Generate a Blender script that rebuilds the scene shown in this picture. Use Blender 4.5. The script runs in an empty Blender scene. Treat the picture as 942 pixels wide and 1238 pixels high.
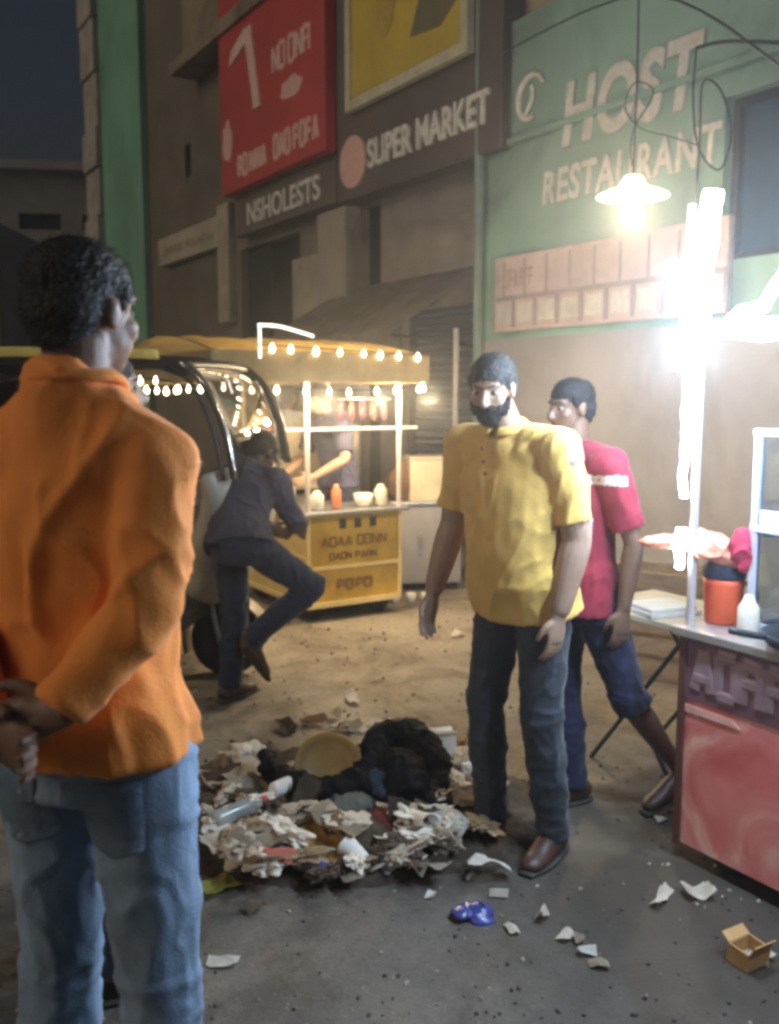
import bpy, bmesh, math, random
from mathutils import Vector, Matrix, noise, Euler
random.seed(7)
R = math.radians
S = bpy.context.scene
COL = S.collection
# ---------------------------------------------------------------- camera maths
FPX, CX, CY, PITCH, CAMZ = 1150.0, 471.0, 619.0, R(7.1), 1.55
def ray(px, py):
    a, b = (px-CX)/FPX, -(py-CY)/FPX
    return Vector((a, math.cos(PITCH)+b*math.sin(PITCH), -math.sin(PITCH)+b*math.cos(PITCH)))
def at(px, py, Y):
    d = ray(px, py); t = Y/d.y
    return Vector((0, 0, CAMZ))+d*t
def gr(px, py, z=0.0):
    d = ray(px, py); t = (z-CAMZ)/d.z
    return Vector((0, 0, CAMZ))+d*t
G0 = gr(800, 720)
FU = Vector((.528, -.849, 0)).normalized()      # along the street front, towards the right
FN = Vector((.849, .528, 0)).normalized()       # into the buildings
FROT = math.atan2(FU.y, FU.x)
def fl(px, py, off=0.0):                        # pixel -> (x, z) on the front, 'off' metres proud of it
    d = ray(px, py); P = G0-FN*off
    t = (P-Vector((0, 0, CAMZ))).dot(FN)/d.dot(FN)
    q = Vector((0, 0, CAMZ))+d*t
    return (q-G0).dot(FU), q.z
# ---------------------------------------------------------------- materials
MATS = {}
def mat(name, col, rough=.75, var=.18, scale=5, bump=.15, bscale=60, metal=0, emit=0, ecol=None, spec=.4, dirt=0, alpha=None, trans=0, sheen=0, stretch=None):
    if name in MATS: return MATS[name]
    m = bpy.data.materials.new(name); m.use_nodes = True
    nt = m.node_tree; N = nt.nodes; L = nt.links
    b = N['Principled BSDF']
    tc = N.new('ShaderNodeTexCoord'); src = tc.outputs['Object']
    if stretch:
        mp = N.new('ShaderNodeMapping'); mp.inputs['Scale'].default_value = stretch
        L.new(src, mp.inputs[0]); src = mp.outputs[0]
    n1 = N.new('ShaderNodeTexNoise'); n1.inputs['Scale'].default_value = scale; n1.inputs['Detail'].default_value = 8; n1.inputs['Roughness'].default_value = .65
    L.new(src, n1.inputs['Vector'])
    r = N.new('ShaderNodeValToRGB')
    c = Vector(col)
    r.color_ramp.elements[0].position = .3; r.color_ramp.elements[1].position = .7
    r.color_ramp.elements[0].color = (*(c*(1-var)), 1); r.color_ramp.elements[1].color = (*[min(1, x) for x in c*(1+var)], 1)
    L.new(n1.outputs['Fac'], r.inputs[0]); out = r.outputs[0]
    if dirt:
        n3 = N.new('ShaderNodeTexNoise'); n3.inputs['Scale'].default_value = scale*.45; n3.inputs['Detail'].default_value = 10; n3.inputs['Roughness'].default_value = .7; n3.inputs['Distortion'].default_value = .6
        L.new(src, n3.inputs['Vector'])
        r3 = N.new('ShaderNodeValToRGB'); r3.color_ramp.elements[0].position = .45; r3.color_ramp.elements[1].position = .68
        L.new(n3.outputs['Fac'], r3.inputs[0])
        mx = N.new('ShaderNodeMix'); mx.data_type = 'RGBA'; mx.blend_type = 'MULTIPLY'
        mul = N.new('ShaderNodeMath'); mul.operation = 'MULTIPLY'; mul.inputs[1].default_value = dirt
        L.new(r3.outputs[0], mul.inputs[0]); L.new(mul.outputs[0], mx.inputs[0])
        L.new(out, mx.inputs[6]); mx.inputs[7].default_value = (.28, .22, .17, 1); out = mx.outputs[2]
    L.new(out, b.inputs['Base Color'])
    b.inputs['Roughness'].default_value = rough; b.inputs['Metallic'].default_value = metal
    b.inputs['Specular IOR Level'].default_value = spec
    if trans: b.inputs['Transmission Weight'].default_value = trans
    if sheen: b.inputs['Sheen Weight'].default_value = sheen
    if alpha is not None: b.inputs['Alpha'].default_value = alpha
    if emit:
        b.inputs['Emission Color'].default_value = (*(ecol or col), 1); b.inputs['Emission Strength'].default_value = emit
    if bump:
        n2 = N.new('ShaderNodeTexNoise'); n2.inputs['Scale'].default_value = bscale; n2.inputs['Detail'].default_value = 5
        L.new(tc.outputs['Object'], n2.inputs['Vector'])
        bp = N.new('ShaderNodeBump'); bp.inputs['Strength'].default_value = bump; bp.inputs['Distance'].default_value = .01
        L.new(n2.outputs['Fac'], bp.inputs['Height']); L.new(bp.outputs[0], b.inputs['Normal'])
    MATS[name] = m
    return m
M_ = mat
# ---------------------------------------------------------------- objects
def tag(o, label=None, cat=None, group=None, kind=None):
    if label: o['label'] = label
    if cat: o['category'] = cat
    if group: o['group'] = group
    if kind: o['kind'] = kind
    return o
def thing(name, label, cat, loc=(0, 0, 0), rz=0, group=None):
    o = bpy.data.objects.new(name, None); COL.objects.link(o)
    o.location = loc; o.rotation_euler = (0, 0, rz); o.empty_display_size = .1
    return tag(o, label, cat, group)
def obj(name, bm, m, parent=None, smooth=False, loc=None, rot=None):
    me = bpy.data.meshes.new(name)
    bmesh.ops.recalc_face_normals(bm, faces=bm.faces)
    bm.to_mesh(me); bm.free()
    for mm in (m if isinstance(m, (list, tuple)) else [m]): me.materials.append(mm)
    if smooth:
        for p in me.polygons: p.use_smooth = True
    o = bpy.data.objects.new(name, me); COL.objects.link(o)
    if parent: o.parent = parent
    if loc is not None: o.location = loc
    if rot is not None: o.rotation_euler = rot
    return o
def B(): return bmesh.new()
def box(bm, x0, x1, y0, y1, z0, z1, mi=0, bev=0):
    vs = [bm.verts.new((x, y, z)) for x in (x0, x1) for y in (y0, y1) for z in (z0, z1)]
    fs = [bm.faces.new([vs[i] for i in f]) for f in ((0, 1, 3, 2), (4, 6, 7, 5), (0, 4, 5, 1), (2, 3, 7, 6), (0, 2, 6, 4), (1, 5, 7, 3))]
    for f in fs: f.material_index = mi
    if bev:
        es = list({e for f in fs for e in f.edges})
        bmesh.ops.bevel(bm, geom=es, offset=bev, segments=2, affect='EDGES', profile=.5)
    return fs
def cat(p0, p1, p2, p3, t):
    return .5*((2*p1)+(p2-p0)*t+(2*p0-5*p1+4*p2-p3)*t*t+(3*p1-p0-3*p2+p3)*t**3)
def tube(bm, pts, rads, lat=None, n=16, sub=4, curve=True, cap=True, mi=0):
    pts = [Vector(p) for p in pts]
    if not isinstance(rads, (list, tuple)): rads = [rads]*len(pts)
    rr = [Vector((r[0], r[1])) if isinstance(r, (tuple, list)) else Vector((r, r)) for r in rads]
    P, Q = [], []
    if curve and len(pts) > 1:
        for i in range(len(pts)-1):
            a, b, c, d = pts[max(i-1, 0)], pts[i], pts[i+1], pts[min(i+2, len(pts)-1)]
            e, f, g, h = rr[max(i-1, 0)], rr[i], rr[i+1], rr[min(i+2, len(pts)-1)]
            for k in range(sub):
                t = k/sub; P.append(cat(a, b, c, d, t)); Q.append(cat(e, f, g, h, t))
        P.append(pts[-1]); Q.append(rr[-1])
    else: P, Q = pts, rr
    rings = []; prev = None
    for i, p in enumerate(P):
        T = (P[min(i+1, len(P)-1)]-P[max(i-1, 0)])
        if T.length < 1e-9: T = Vector((0, 0, 1))
        T.normalize()
        if lat is not None: a = Vector(lat)-T*Vector(lat).dot(T)
        elif prev is None: a = T.orthogonal()
        else: a = prev-T*prev.dot(T)
        a.normalize(); prev = a; b = T.cross(a)
        rings.append([bm.verts.new(p+a*Q[i].x*math.cos(2*math.pi*k/n)+b*Q[i].y*math.sin(2*math.pi*k/n)) for k in range(n)])
    for i in range(len(rings)-1):
        for k in range(n):
            f = bm.faces.new((rings[i][k], rings[i][(k+1) % n], rings[i+1][(k+1) % n], rings[i+1][k])); f.material_index = mi
    if cap:
        bm.faces.new(rings[0][::-1]).material_index = mi; bm.faces.new(rings[-1]).material_index = mi
def ell(bm, c, r, rot=None, mi=0, u=20, v=14):
    mt = Matrix.Translation(Vector(c)) @ (rot.to_4x4() if rot is not None else Matrix()) @ Matrix.Diagonal((*[x for x in r], 1))
    d = bmesh.ops.create_uvsphere(bm, u_segments=u, v_segments=v, radius=1, matrix=mt)
    for f in {f for vv in d['verts'] for f in vv.link_faces}: f.material_index = mi
def lathe(bm, prof, c=(0, 0, 0), n=24, mi=0, mt=None):
    rings = []
    for r, z in prof:
        rings.append([bm.verts.new((mt @ Vector((r*math.cos(2*math.pi*k/n), r*math.sin(2*math.pi*k/n), z)) if mt else Vector((c[0]+r*math.cos(2*math.pi*k/n), c[1]+r*math.sin(2*math.pi*k/n), c[2]+z)))) for k in range(n)])
    for i in range(len(rings)-1):
        for k in range(n):
            f = bm.faces.new((rings[i][k], rings[i][(k+1) % n], rings[i+1][(k+1) % n], rings[i+1][k])); f.material_index = mi
    bm.faces.new(rings[0][::-1]).material_index = mi; bm.faces.new(rings[-1]).material_index = mi
def prism(bm, poly, y0, y1, mi=0):              # poly in (x,z), extruded in y
    a = [bm.verts.new((x, y0, z)) for x, z in poly]; b = [bm.verts.new((x, y1, z)) for x, z in poly]
    n = len(poly)
    for k in range(n): bm.faces.new((a[k], a[(k+1) % n], b[(k+1) % n], b[k])).material_index = mi
    bm.faces.new(a[::-1]).material_index = mi; bm.faces.new(b).material_index = mi
def text_mesh(s, x0, x1, z0, z1, y, m, parent, name='lettering', extrude=.012, offset=.012, shear=0.0, space=1.0):
    cu = bpy.data.curves.new('t', 'FONT'); cu.body = s; cu.extrude = .02; cu.offset = offset; cu.shear = shear; cu.size = 1; cu.space_character = space
    o = bpy.data.objects.new('t', cu); COL.objects.link(o)
    dg = bpy.context.evaluated_depsgraph_get(); me = bpy.data.meshes.new_from_object(o.evaluated_get(dg))
    bpy.data.objects.remove(o)
    xs = [v.co.x for v in me.vertices]; ys = [v.co.y for v in me.vertices]
    ax, bx, ay, by = min(xs), max(xs), min(ys), max(ys)
    for v in me.vertices:
        u, w, q = v.co
        v.co = (x0+(u-ax)/(bx-ax)*(x1-x0), y-extrude*(q+.02)/.04, z0+(w-ay)/(by-ay)*(z1-z0))
    me.materials.clear(); me.materials.append(m)
    r = bpy.data.objects.new(name, me); COL.objects.link(r); r.parent = parent
    return r
def scribble(bm, x0, x1, z0, z1, y, n, mi=0, rnd=None, t=.15):   # worn lettering too blurred to read
    rnd = rnd or random; w = (x1-x0)/n; h = z1-z0
    for i in range(n):
        a = x0+i*w+w*.12; b = a+w*.72; th = w*t+h*.04
        k = rnd.randrange(5)
        ends = [((a, z0), (a, z1))] if k != 3 else []
        if k in (0, 2): ends += [((a, z1), (b, z1-.1*h)), ((a, (z0+z1)/2), (b, (z0+z1)/2))]
        if k in (1, 2, 4): ends += [((b, z0), (b, z1))]
        if k in (1,): ends += [((a, z1), (b, z0))]
        if k == 3: ends += [((a, z0), ((a+b)/2, z1)), (((a+b)/2, z1), (b, z0)), ((a, z0+h*.3), (b, z0+h*.3))]
        if k == 4: ends += [((a, z0), (b, z0)), ((a, z1), (b, z1))]
        for j, (p, q) in enumerate(ends):
            tube(bm, [(p[0], y-.0006*j, p[1]), (q[0], y-.0006*j, q[1])], [(th, .004+.0004*j)]*2, n=6, curve=False, mi=mi, lat=(1, 0, .001) if abs(p[0]-q[0]) < abs(p[1]-q[1]) else (0, 0, 1))
def words(x0, x1, z0, z1, y, n, m, par, name, rnd, t=.15):
    k = n//2; xm = x0+(x1-x0)*k/n
    for a, b_, c in ((x0, xm-(x1-x0)*.03, k), (xm+(x1-x0)*.03, x1, n-k)):
        bm = B(); scribble(bm, a, b_, z0, z1, y, c, rnd=rnd, t=t); obj(name, bm, m, par)
def walls(bm, x0, x1, z0, z1, y0, y1, holes):
    xs = sorted({x0, x1, *[h[0] for h in holes], *[h[1] for h in holes]}); xs = [x for x in xs if x0 <= x <= x1]
    for a, b in zip(xs, xs[1:]):
        mid = (a+b)/2; hs = sorted([(h[2], h[3]) for h in holes if h[0] < mid < h[1]])
        z = z0
        for p, q in hs:
            if p > z: box(bm, a, b, y0, y1, z, p)
            z = max(z, q)
        if z < z1: box(bm, a, b, y0, y1, z, z1)
def organic(name, bm, m, parent, voxel=.008, smooth=6, folds=None, post=None):
    o = obj(name, bm, m, None)
    md = o.modifiers.new('r', 'REMESH'); md.mode = 'VOXEL'; md.voxel_size = voxel; md.use_smooth_shade = True
    if smooth:
        sm = o.modifiers.new('s', 'SMOOTH'); sm.iterations = smooth; sm.factor = .5
    dg = bpy.context.evaluated_depsgraph_get(); me = bpy.data.meshes.new_from_object(o.evaluated_get(dg))
    old = o.data; mats = list(old.materials); o.modifiers.clear(); o.data = me; bpy.data.meshes.remove(old); me.name = name
    me.materials.clear()
    for mm in mats: me.materials.append(mm)
    if folds:
        nr = [v.normal.copy() for v in me.vertices]
        for v, nn in zip(me.vertices, nr):
            d_ = nn*folds(v.co); d_.z *= .35; v.co += d_
    if post: post(me)
    for p in me.polygons: p.use_smooth = True
    if parent: o.parent = parent
    return o
def ridged(v, s, seed=0, warp=.35):
    p = Vector((v.x*s[0]+seed, v.y*s[1]+seed*1.7, v.z*s[2]))
    p += noise.noise_vector(p*.7)*warp
    n = noise.noise(p)
    return (1-min(1, abs(n)*3.2))**2
def cloth(amp=.007, s=(7, 7, 3), seed=0, fine=.3):
    def f(v):
        return amp*.35+amp*(ridged(v, s, seed)-.35)+amp*.55*(ridged(Vector((v.x+v.z*.5, v.y, v.z-v.x*.6)), (s[0]*1.9, s[1]*1.9, s[2]*1.6), seed+11)-.3)+amp*fine*noise.noise(Vector((v.x*22, v.y*22, v.z*14+seed)))*1.2+amp*.8*noise.noise(Vector((v.x*6, v.y*6, v.z*4+seed)))
    return f
# ================================================================= SETTING
# ---- ground
def ground_mat():
    m = bpy.data.materials.new('asphalt'); m.use_nodes = True
    nt = m.node_tree; N = nt.nodes; L = nt.links; b = N['Principled BSDF']
    tc = N.new('ShaderNodeTexCoord')
    def nz(s, d=8, r=.6, dist=0):
        n = N.new('ShaderNodeTexNoise'); n.inputs['Scale'].default_value = s; n.inputs['Detail'].default_value = d; n.inputs['Roughness'].default_value = r; n.inputs['Distortion'].default_value = dist
        L.new(tc.outputs['Object'], n.inputs['Vector']); return n.outputs['Fac']
    def ramp(i, *st):
        r = N.new('ShaderNodeValToRGB'); e = r.color_ramp.elements
        while len(e) < len(st): e.new(.5)
        for k, (p, c) in enumerate(st): e[k].position = p; e[k].color = (*c, 1)
        L.new(i, r.inputs[0]); return r.outputs[0]
    def mix(f, a, bb, t='MIX'):
        x = N.new('ShaderNodeMix'); x.data_type = 'RGBA'; x.blend_type = t
        if isinstance(f, float): x.inputs[0].default_value = f
        else: L.new(f, x.inputs[0])
        L.new(a, x.inputs[6]); L.new(bb, x.inputs[7]); return x.outputs[2]
    base = ramp(nz(90, 4), (.3, (.045, .041, .034)), (.7, (.085, .076, .062)))
    dust_lit = ramp(nz(30, 6), (.3, (.23, .195, .155)), (.75, (.37, .32, .26)))
    patch = ramp(nz(.75, 9, .62, .5), (.42, (0, 0, 0)), (.62, (1, 1, 1)))
    # dusty tan grows towards the far side, painting in the lamplit ground there
    sp = N.new('ShaderNodeSeparateXYZ'); L.new(tc.outputs['Object'], sp.inputs[0])
    mr = N.new('ShaderNodeMapRange'); mr.inputs[1].default_value = 2.6; mr.inputs[2].default_value = 5.0
    L.new(sp.outputs[1], mr.inputs[0])
    mx = N.new('ShaderNodeMath'); mx.operation = 'MULTIPLY_ADD'; mx.inputs[1].default_value = .6; mx.inputs[2].default_value = 0
    L.new(patch, mx.inputs[0])
    ad = N.new('ShaderNodeMath'); ad.operation = 'MULTIPLY_ADD'; ad.use_clamp = True; ad.inputs[1].default_value = .6
    L.new(mr.outputs[0], ad.inputs[0]); L.new(mx.outputs[0], ad.inputs[2])
    c = mix(ad.outputs[0], base, dust_lit)
    st = ramp(nz(2.3, 10, .7, 1.2), (.47, (1, 1, 1)), (.66, (.33, .29, .25)))
    c = mix(.8, c, st, 'MULTIPLY')
    sp2 = ramp(nz(55, 2, .5), (.68, (0, 0, 0)), (.72, (1, 1, 1)))
    gcol = N.new('ShaderNodeRGB'); gcol.outputs[0].default_value = (.3, .27, .22, 1)
    sm = N.new('ShaderNodeMath'); sm.operation = 'MULTIPLY'; sm.inputs[1].default_value = .5; L.new(sp2, sm.inputs[0])
    c = mix(sm.outputs[0], c, gcol.outputs[0])
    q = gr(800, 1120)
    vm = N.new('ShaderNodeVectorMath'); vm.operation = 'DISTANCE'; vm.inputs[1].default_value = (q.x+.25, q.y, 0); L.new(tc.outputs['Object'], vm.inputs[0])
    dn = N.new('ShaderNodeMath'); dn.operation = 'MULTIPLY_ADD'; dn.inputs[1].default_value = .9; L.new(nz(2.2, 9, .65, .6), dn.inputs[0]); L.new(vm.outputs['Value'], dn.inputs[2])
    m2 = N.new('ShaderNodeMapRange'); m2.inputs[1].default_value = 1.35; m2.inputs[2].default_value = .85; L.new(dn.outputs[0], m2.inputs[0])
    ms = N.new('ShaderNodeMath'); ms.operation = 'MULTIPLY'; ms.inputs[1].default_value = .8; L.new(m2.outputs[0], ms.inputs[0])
    shade_tone = N.new('ShaderNodeRGB'); shade_tone.outputs[0].default_value = (.045, .033, .022, 1)  # shadow beside the stall, painted into the road as a dark noisy patch
    c = mix(ms.outputs[0], c, shade_tone.outputs[0])
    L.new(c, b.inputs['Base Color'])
    rr = ramp(nz(1.9, 8, .6, .5), (.35, (.55, .55, .55)), (.7, (.95, .95, .95))); L.new(rr, b.inputs['Roughness'])
    bp = N.new('ShaderNodeBump'); bp.inputs['Strength'].default_value = .55; bp.inputs['Distance'].default_value = .012
    L.new(nz(70, 6, .7), bp.inputs['Height']); L.new(bp.outputs[0], b.inputs['Normal'])
    return m
bm = B(); n = 60
bmesh.ops.create_grid(bm, x_segments=2, y_segments=2, size=150)
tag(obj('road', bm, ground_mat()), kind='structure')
# pavement in front of the shops with a kerb
bm = B()
box(bm, -30, 8, -.9, -.002, -.1, .09, bev=0)
tag(obj('pavement', bm, mat('pavement', (.3, .25, .19), .9, .25, 2, .4, 40, dirt=.6), loc=G0, rot=(0, 0, FROT)), kind='structure')

# ---- shop fronts
def bldg(name, label): return thing(name, label, 'building', G0, FROT)
brown = mat('brown_plaster', (.19, .15, .115), .85, .2, 1.2, .3, 25, dirt=.6)
brown2 = mat('umber_plaster', (.28, .235, .195), .85, .2, 1.6, .3, 25, dirt=.6)
green = mat('green_paint_wall', (.27, .43, .36), .8, .2, .8, .2, 30, dirt=.7)
green2 = mat('deep_green_paint_wall', (.17, .38, .26), .8, .2, .6, .2, 30, dirt=.6)
cream = mat('cream_paint', (.42, .37, .27), .8, .15, 3, .2, 30, dirt=.5)
dark = mat('dark_opening', (.03, .03, .036), .7, .3, 2, .1)
glassd = mat('dark_window_glass', (.03, .06, .12), .12, .3, 1, 0, spec=.6)
white = mat('white_paint', (.62, .6, .55), .6, .1, 12, .1, dirt=.3)
letter_white = mat('white_sign_lettering', (.72, .70, .64), .5, .12, 20, 0, dirt=.35)
pinkish = mat('pink_sign_lettering', (.72, .42, .36), .5, .15, 20, 0)
steel = mat('galvanised_steel', (.45, .46, .48), .35, .15, 8, .1, metal=.8, dirt=.3)
blackm = mat('black_painted_steel', (.025, .025, .028), .45, .3, 10, .1)
xG0 = fl(606, 180)[0]; xSM0 = fl(411, 250)[0]; xSH0 = fl(283, 290)[0]; xB0 = fl(188, 300)[0]; xGS0 = fl(112, 200)[0]
# green restaurant building
b = bldg('restaurant_building', 'weathered grey green building carrying the white restaurant lettering')
bm = B()
wn = [fl(908, 130), fl(960, 305)]
wx0, wz1 = fl(908, 125); _, wz0 = fl(908, 318); wx1 = wx0+1.1
u0x, u0z = fl(640, 38); u1x = u0x+.75
dz = 2.25
doorx0, doorx1 = fl(812, 500)[0], fl(812, 500)[0]+2.2
walls(bm, xG0, 9, 0, 9, -.25, .0, [(wx0, wx1, wz0, wz1), (u0x, u1x, u0z, u0z+1.3)])
obj('wall', bm, green, b)
bm = B(); box(bm, xG0+.004, 8.9, .004, 6, 0, 8.9); obj('building_core', bm, brown, b)
def window(par, x0, x1, z0, z1, y, fm, gm, bars=1):
    bm = B(); t = .05
    box(bm, x0, x0+t, y-.05, y+.02, z0, z1); box(bm, x1-t, x1, y-.05, y+.02, z0, z1)
    box(bm, x0+t, x1-t, y-.047, y+.02, z0, z0+t); box(bm, x0+t, x1-t, y-.047, y+.02, z1-t, z1)
    for k in range(bars):
        xx = x0+(x1-x0)*(k+1)/(bars+1); box(bm, xx-.02, xx+.02, y-.04, y+.01, z0+t, z1-t)
    w = obj('window', bm, fm, par)
    bm = B(); box(bm, x0+t, x1-t, y+.012, y+.02, z0+t, z1-t); obj('pane', bm, gm, w)
window(b, wx0+.002, wx1-.002, wz0+.002, wz1-.002, -.12, blackm, mat('blue_window_glass', (.04, .075, .12), .25, .3, 1, 0), 1)
window(b, u0x+.002, u1x-.002, u0z+.002, u0z+1.298, -.12, cream, mat('pale_window_glass', (.4, .33, .2), .3, .3, 2, 0), 0)
# shutter band and cornice line
sx0, sz1 = fl(600, 312, .3); sx1, _ = fl(905, 300, .3)
bm = B()
xx = fl(600, 600)[0]
zc = fl(700, 205)[1]
box(bm, xG0-.05, 9, -.29, -.252, zc+.28, zc+.33)
obj('cornice', bm, green, b)
# lower plaster of the restaurant
bm = B(); box(bm, xG0+.01, 9, -.262, -.2505, 0, fl(640, 408, .25)[1]); obj('lower_wall', bm, mat('grey_lower_plaster', (.36, .35, .365), .85, .15, 1.1, .3, 25, dirt=.5), b)
# drain pipe at the edge
bm = B(); tube(bm, [(xG0+.09, -.31, .05), (xG0+.09, -.31, 8.8)], .045, curve=False); obj('drain_pipe', bm, mat('pipe_paint', (.2, .27, .24), .6), b)
# restaurant lettering: HOST / RESTAURANT
sg = thing('restaurant_sign', 'raised white HOST RESTAURANT letters on the green wall', 'sign', G0, FROT)
hx0, _ = fl(680, 160, .27); hx1, _ = fl(850, 110, .27); hz0 = fl(705, 172, .27)[1]; hz1 = fl(705, 92, .27)[1]
text_mesh('HOST', hx0, hx1, hz0, hz1, -.256, letter_white, sg, extrude=.02, offset=.035, shear=.15, space=1.1)
rx0, _ = fl(656, 240, .27); rx1 = fl(872, 190, .27)[0]; rz0 = fl(665, 247, .27)[1]; rz1 = fl(665, 206, .27)[1]
text_mesh('RESTAURANT', rx0, rx1, rz0, rz1, -.256, letter_white, sg, extrude=.02, offset=.025, shear=.1, space=1.12)
# round swirl logo
lx, lz = fl(641, 122, .27)
bm = B(); pts = []
for k in range(14):
    a = k/13*4.6+.5; r = .19-.006*k; pts.append((lx+r*math.cos(a), -.27, lz+r*1.15*math.sin(a)))
tube(bm, pts, [.018+.012*math.sin(k/13*3.14) for k in range(14)], n=8)
tube(bm, [(lx-.06, -.27, lz-.1), (lx+.03, -.27, lz+.02), (lx+.02, -.27, lz+.12)], .02, n=8)
obj('swirl_emblem', bm, letter_white, sg, True)
# menu / fascia board with small squares
tx0, tz1 = fl(598, 313, .33); tx1 = fl(880, 300, .33)[0]; tz0 = fl(600, 402, .33)[1]
fb = thing('menu_board', 'long off white fascia board of framed squares under the restaurant letters', 'sign', G0, FROT)
bm = B(); box(bm, tx0, tx1, -.33, -.265, tz0, tz1, bev=.01)
obj('board', bm, mat('fascia_cream', (.62, .5, .48), .6, .12, 2, .1, dirt=.4), fb)
tm = (tz0*.56+tz1*.44)
bm = B(); nsq = 9; wq = (tx1-tx0)/nsq
for k in range(nsq+1):
    box(bm, tx0+k*wq-.02 if k else tx0, tx0+k*wq+.02, -.338, -.331, tz0+.03, tm-.02)
box(bm, tx0, tx1, -.341, -.3315, tm-.02, tm+.02)
for k in range(0, nsq, 1): box(bm, tx0+k*wq+wq*.5-.012, tx0+k*wq+wq*.5+.012, -.335, -.331, tm+.021, tz1-.04)
obj('dividers', bm, mat('board_dividers', (.36, .3, .31), .6), fb)
for k in range(nsq):
    bm = B(); box(bm, tx0+k*wq+.05, tx0+(k+1)*wq-.04, -.335, -.3315, tz0+.07, tm-.05, bev=.003); obj('picture_square', bm, white, fb)
words(tx0+.15, tx0+wq*1.9, tm+.09, tz1-.12, -.3315, 6, mat('faded_red_letter', (.45, .32, .27), .6), fb, 'faded_word', random.Random(6), .1)

# supermarket building
b = bldg('supermarket_building', 'brown shop building behind the supermarket sign')
z_sgn0 = fl(600, 180, .35)[1]
bm = B()
holes = [(fl(447, 300)[0], fl(470, 300)[0], 0, fl(455, 250)[1])]
ox0, ox1 = fl(495, 400)[0], fl(592, 400)[0]; oz1 = fl(540, 372)[1]
holes.append((ox0, ox1, 0, oz1))
walls(bm, xSM0, xG0-.003, 0, 8.6, -.1, 0, holes)
obj('wall', bm, brown2, b)
bm = B(); box(bm, xSM0+.003, xG0-.004, .5, 6, 0, 8.5); obj('building_core', bm, dark, b)
bm = B()
p0, p1 = fl(411, 300)[0], fl(446, 300)[0]
box(bm, p0, p1, -.3, -.102, 0, z_sgn0-.02, bev=.01); obj('pillar', bm, mat('pillar_paint', (.36, .31, .25), .8, .15, 2, .2, dirt=.5), b)
bm = B()
for k in range(26):
    zz = oz1-.02-k*.075
    if zz > .05: tube(bm, [(ox0+.02, .1, zz), (ox1-.02, .1, zz)], .034, n=8, curve=False)
box(bm, ox0+.01, ox1-.01, .125, .15, .01, oz1-.01)
obj('shutter', bm, mat('blue_shutter', (.10, .115, .17), .5, .2, 3, .1), b)
# upper panel band moulding
bm = B(); box(bm, xSM0+.01, xG0-.01, -.14, -.102, z_sgn0+2.9, z_sgn0+3.1); obj('cornice', bm, brown, b)
sg = thing('supermarket_sign', 'dark brown supermarket fascia sign with raised cream lettering', 'sign', G0, FROT)
sx0 = fl(408, 240, .35)[0]; sx1 = fl(606, 175, .35)[0]
bm = B(); box(bm, sx0, sx1, -.35, -.104, z_sgn0, z_sgn0+2.7, bev=.015)
obj('fascia', bm, mat('sign_brown', (.11, .085, .07), .55, .2, 1.5, .15, 20, dirt=.4), sg)
ax0 = fl(446, 205, .36)[0]; ax1 = fl(592, 145, .36)[0]; az0 = fl(450, 203, .36)[1]; az1 = fl(450, 168, .36)[1]
text_mesh('SUPER MARKET', ax0, ax1, az0, az1, -.353, letter_white, sg, extrude=.03, offset=.02)
cx_, cz_ = fl(427, 196, .36)
bm = B(); prism(bm, [(cx_+.27*math.cos(a*math.pi/12), cz_+.27*math.sin(a*math.pi/12)) for a in range(24)], -.375, -.3515)
obj('round_emblem', bm, pinkish, sg)
# poster
py0 = fl(420, 137, .4); py1 = fl(568, 62, .4); pz0 = (py0[1]+py1[1])/2
po = thing('yellow_poster', 'yellow picture board in a cream frame above the supermarket lettering', 'poster', G0, FROT)
px0, px1 = py0[0], py1[0]
bm = B(); t = .1; pt = pz0+2.0
box(bm, px0, px0+t, -.43, -.352, pz0, pt); box(bm, px1-t, px1, -.43, -.352, pz0, pt); box(bm, px0+t, px1-t, -.428, -.352, pz0, pz0+t); box(bm, px0+t, px1-t, -.428, -.352, pt-t, pt)
obj('frame', bm, mat('poster_frame', (.6, .54, .38), .6, .1, 10, .1, dirt=.3), po)
bm = B(); box(bm, px0+t, px1-t, -.40, -.352, pz0+t, pt-t); obj('picture', bm, mat('poster_yellow', (.62, .45, .035), .45, .25, .9, 0, dirt=.2), po)
bm = B()
gx0, gx1 = px1-t-.95, px1-t-.01
prism(bm, [(gx0+.1, pz0+t+.3), (gx0+.6, pz0+t+.25), (gx1, pz0+t+.45), (gx1, pz0+1.3), (gx1-.25, pz0+1.6), (gx0+.6, pz0+1.2), (gx0+.3, pz0+.8)], -.406, -.401)
obj('grey_shape', bm, mat('poster_grey', (.16, .14, .06), .5, .3, 2, 0), po)
bm = B(); prism(bm, [(px0+.75+.26*math.cos(a*math.pi/10)*(1+.2*math.sin(a*1.7)), pz0+1.05+.5*math.sin(a*math.pi/10)) for a in range(20)], -.409, -.4065)
obj('oval_shape', bm, mat('poster_ochre', (.52, .36, .05), .5, .3, 2, 0), po)
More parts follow.
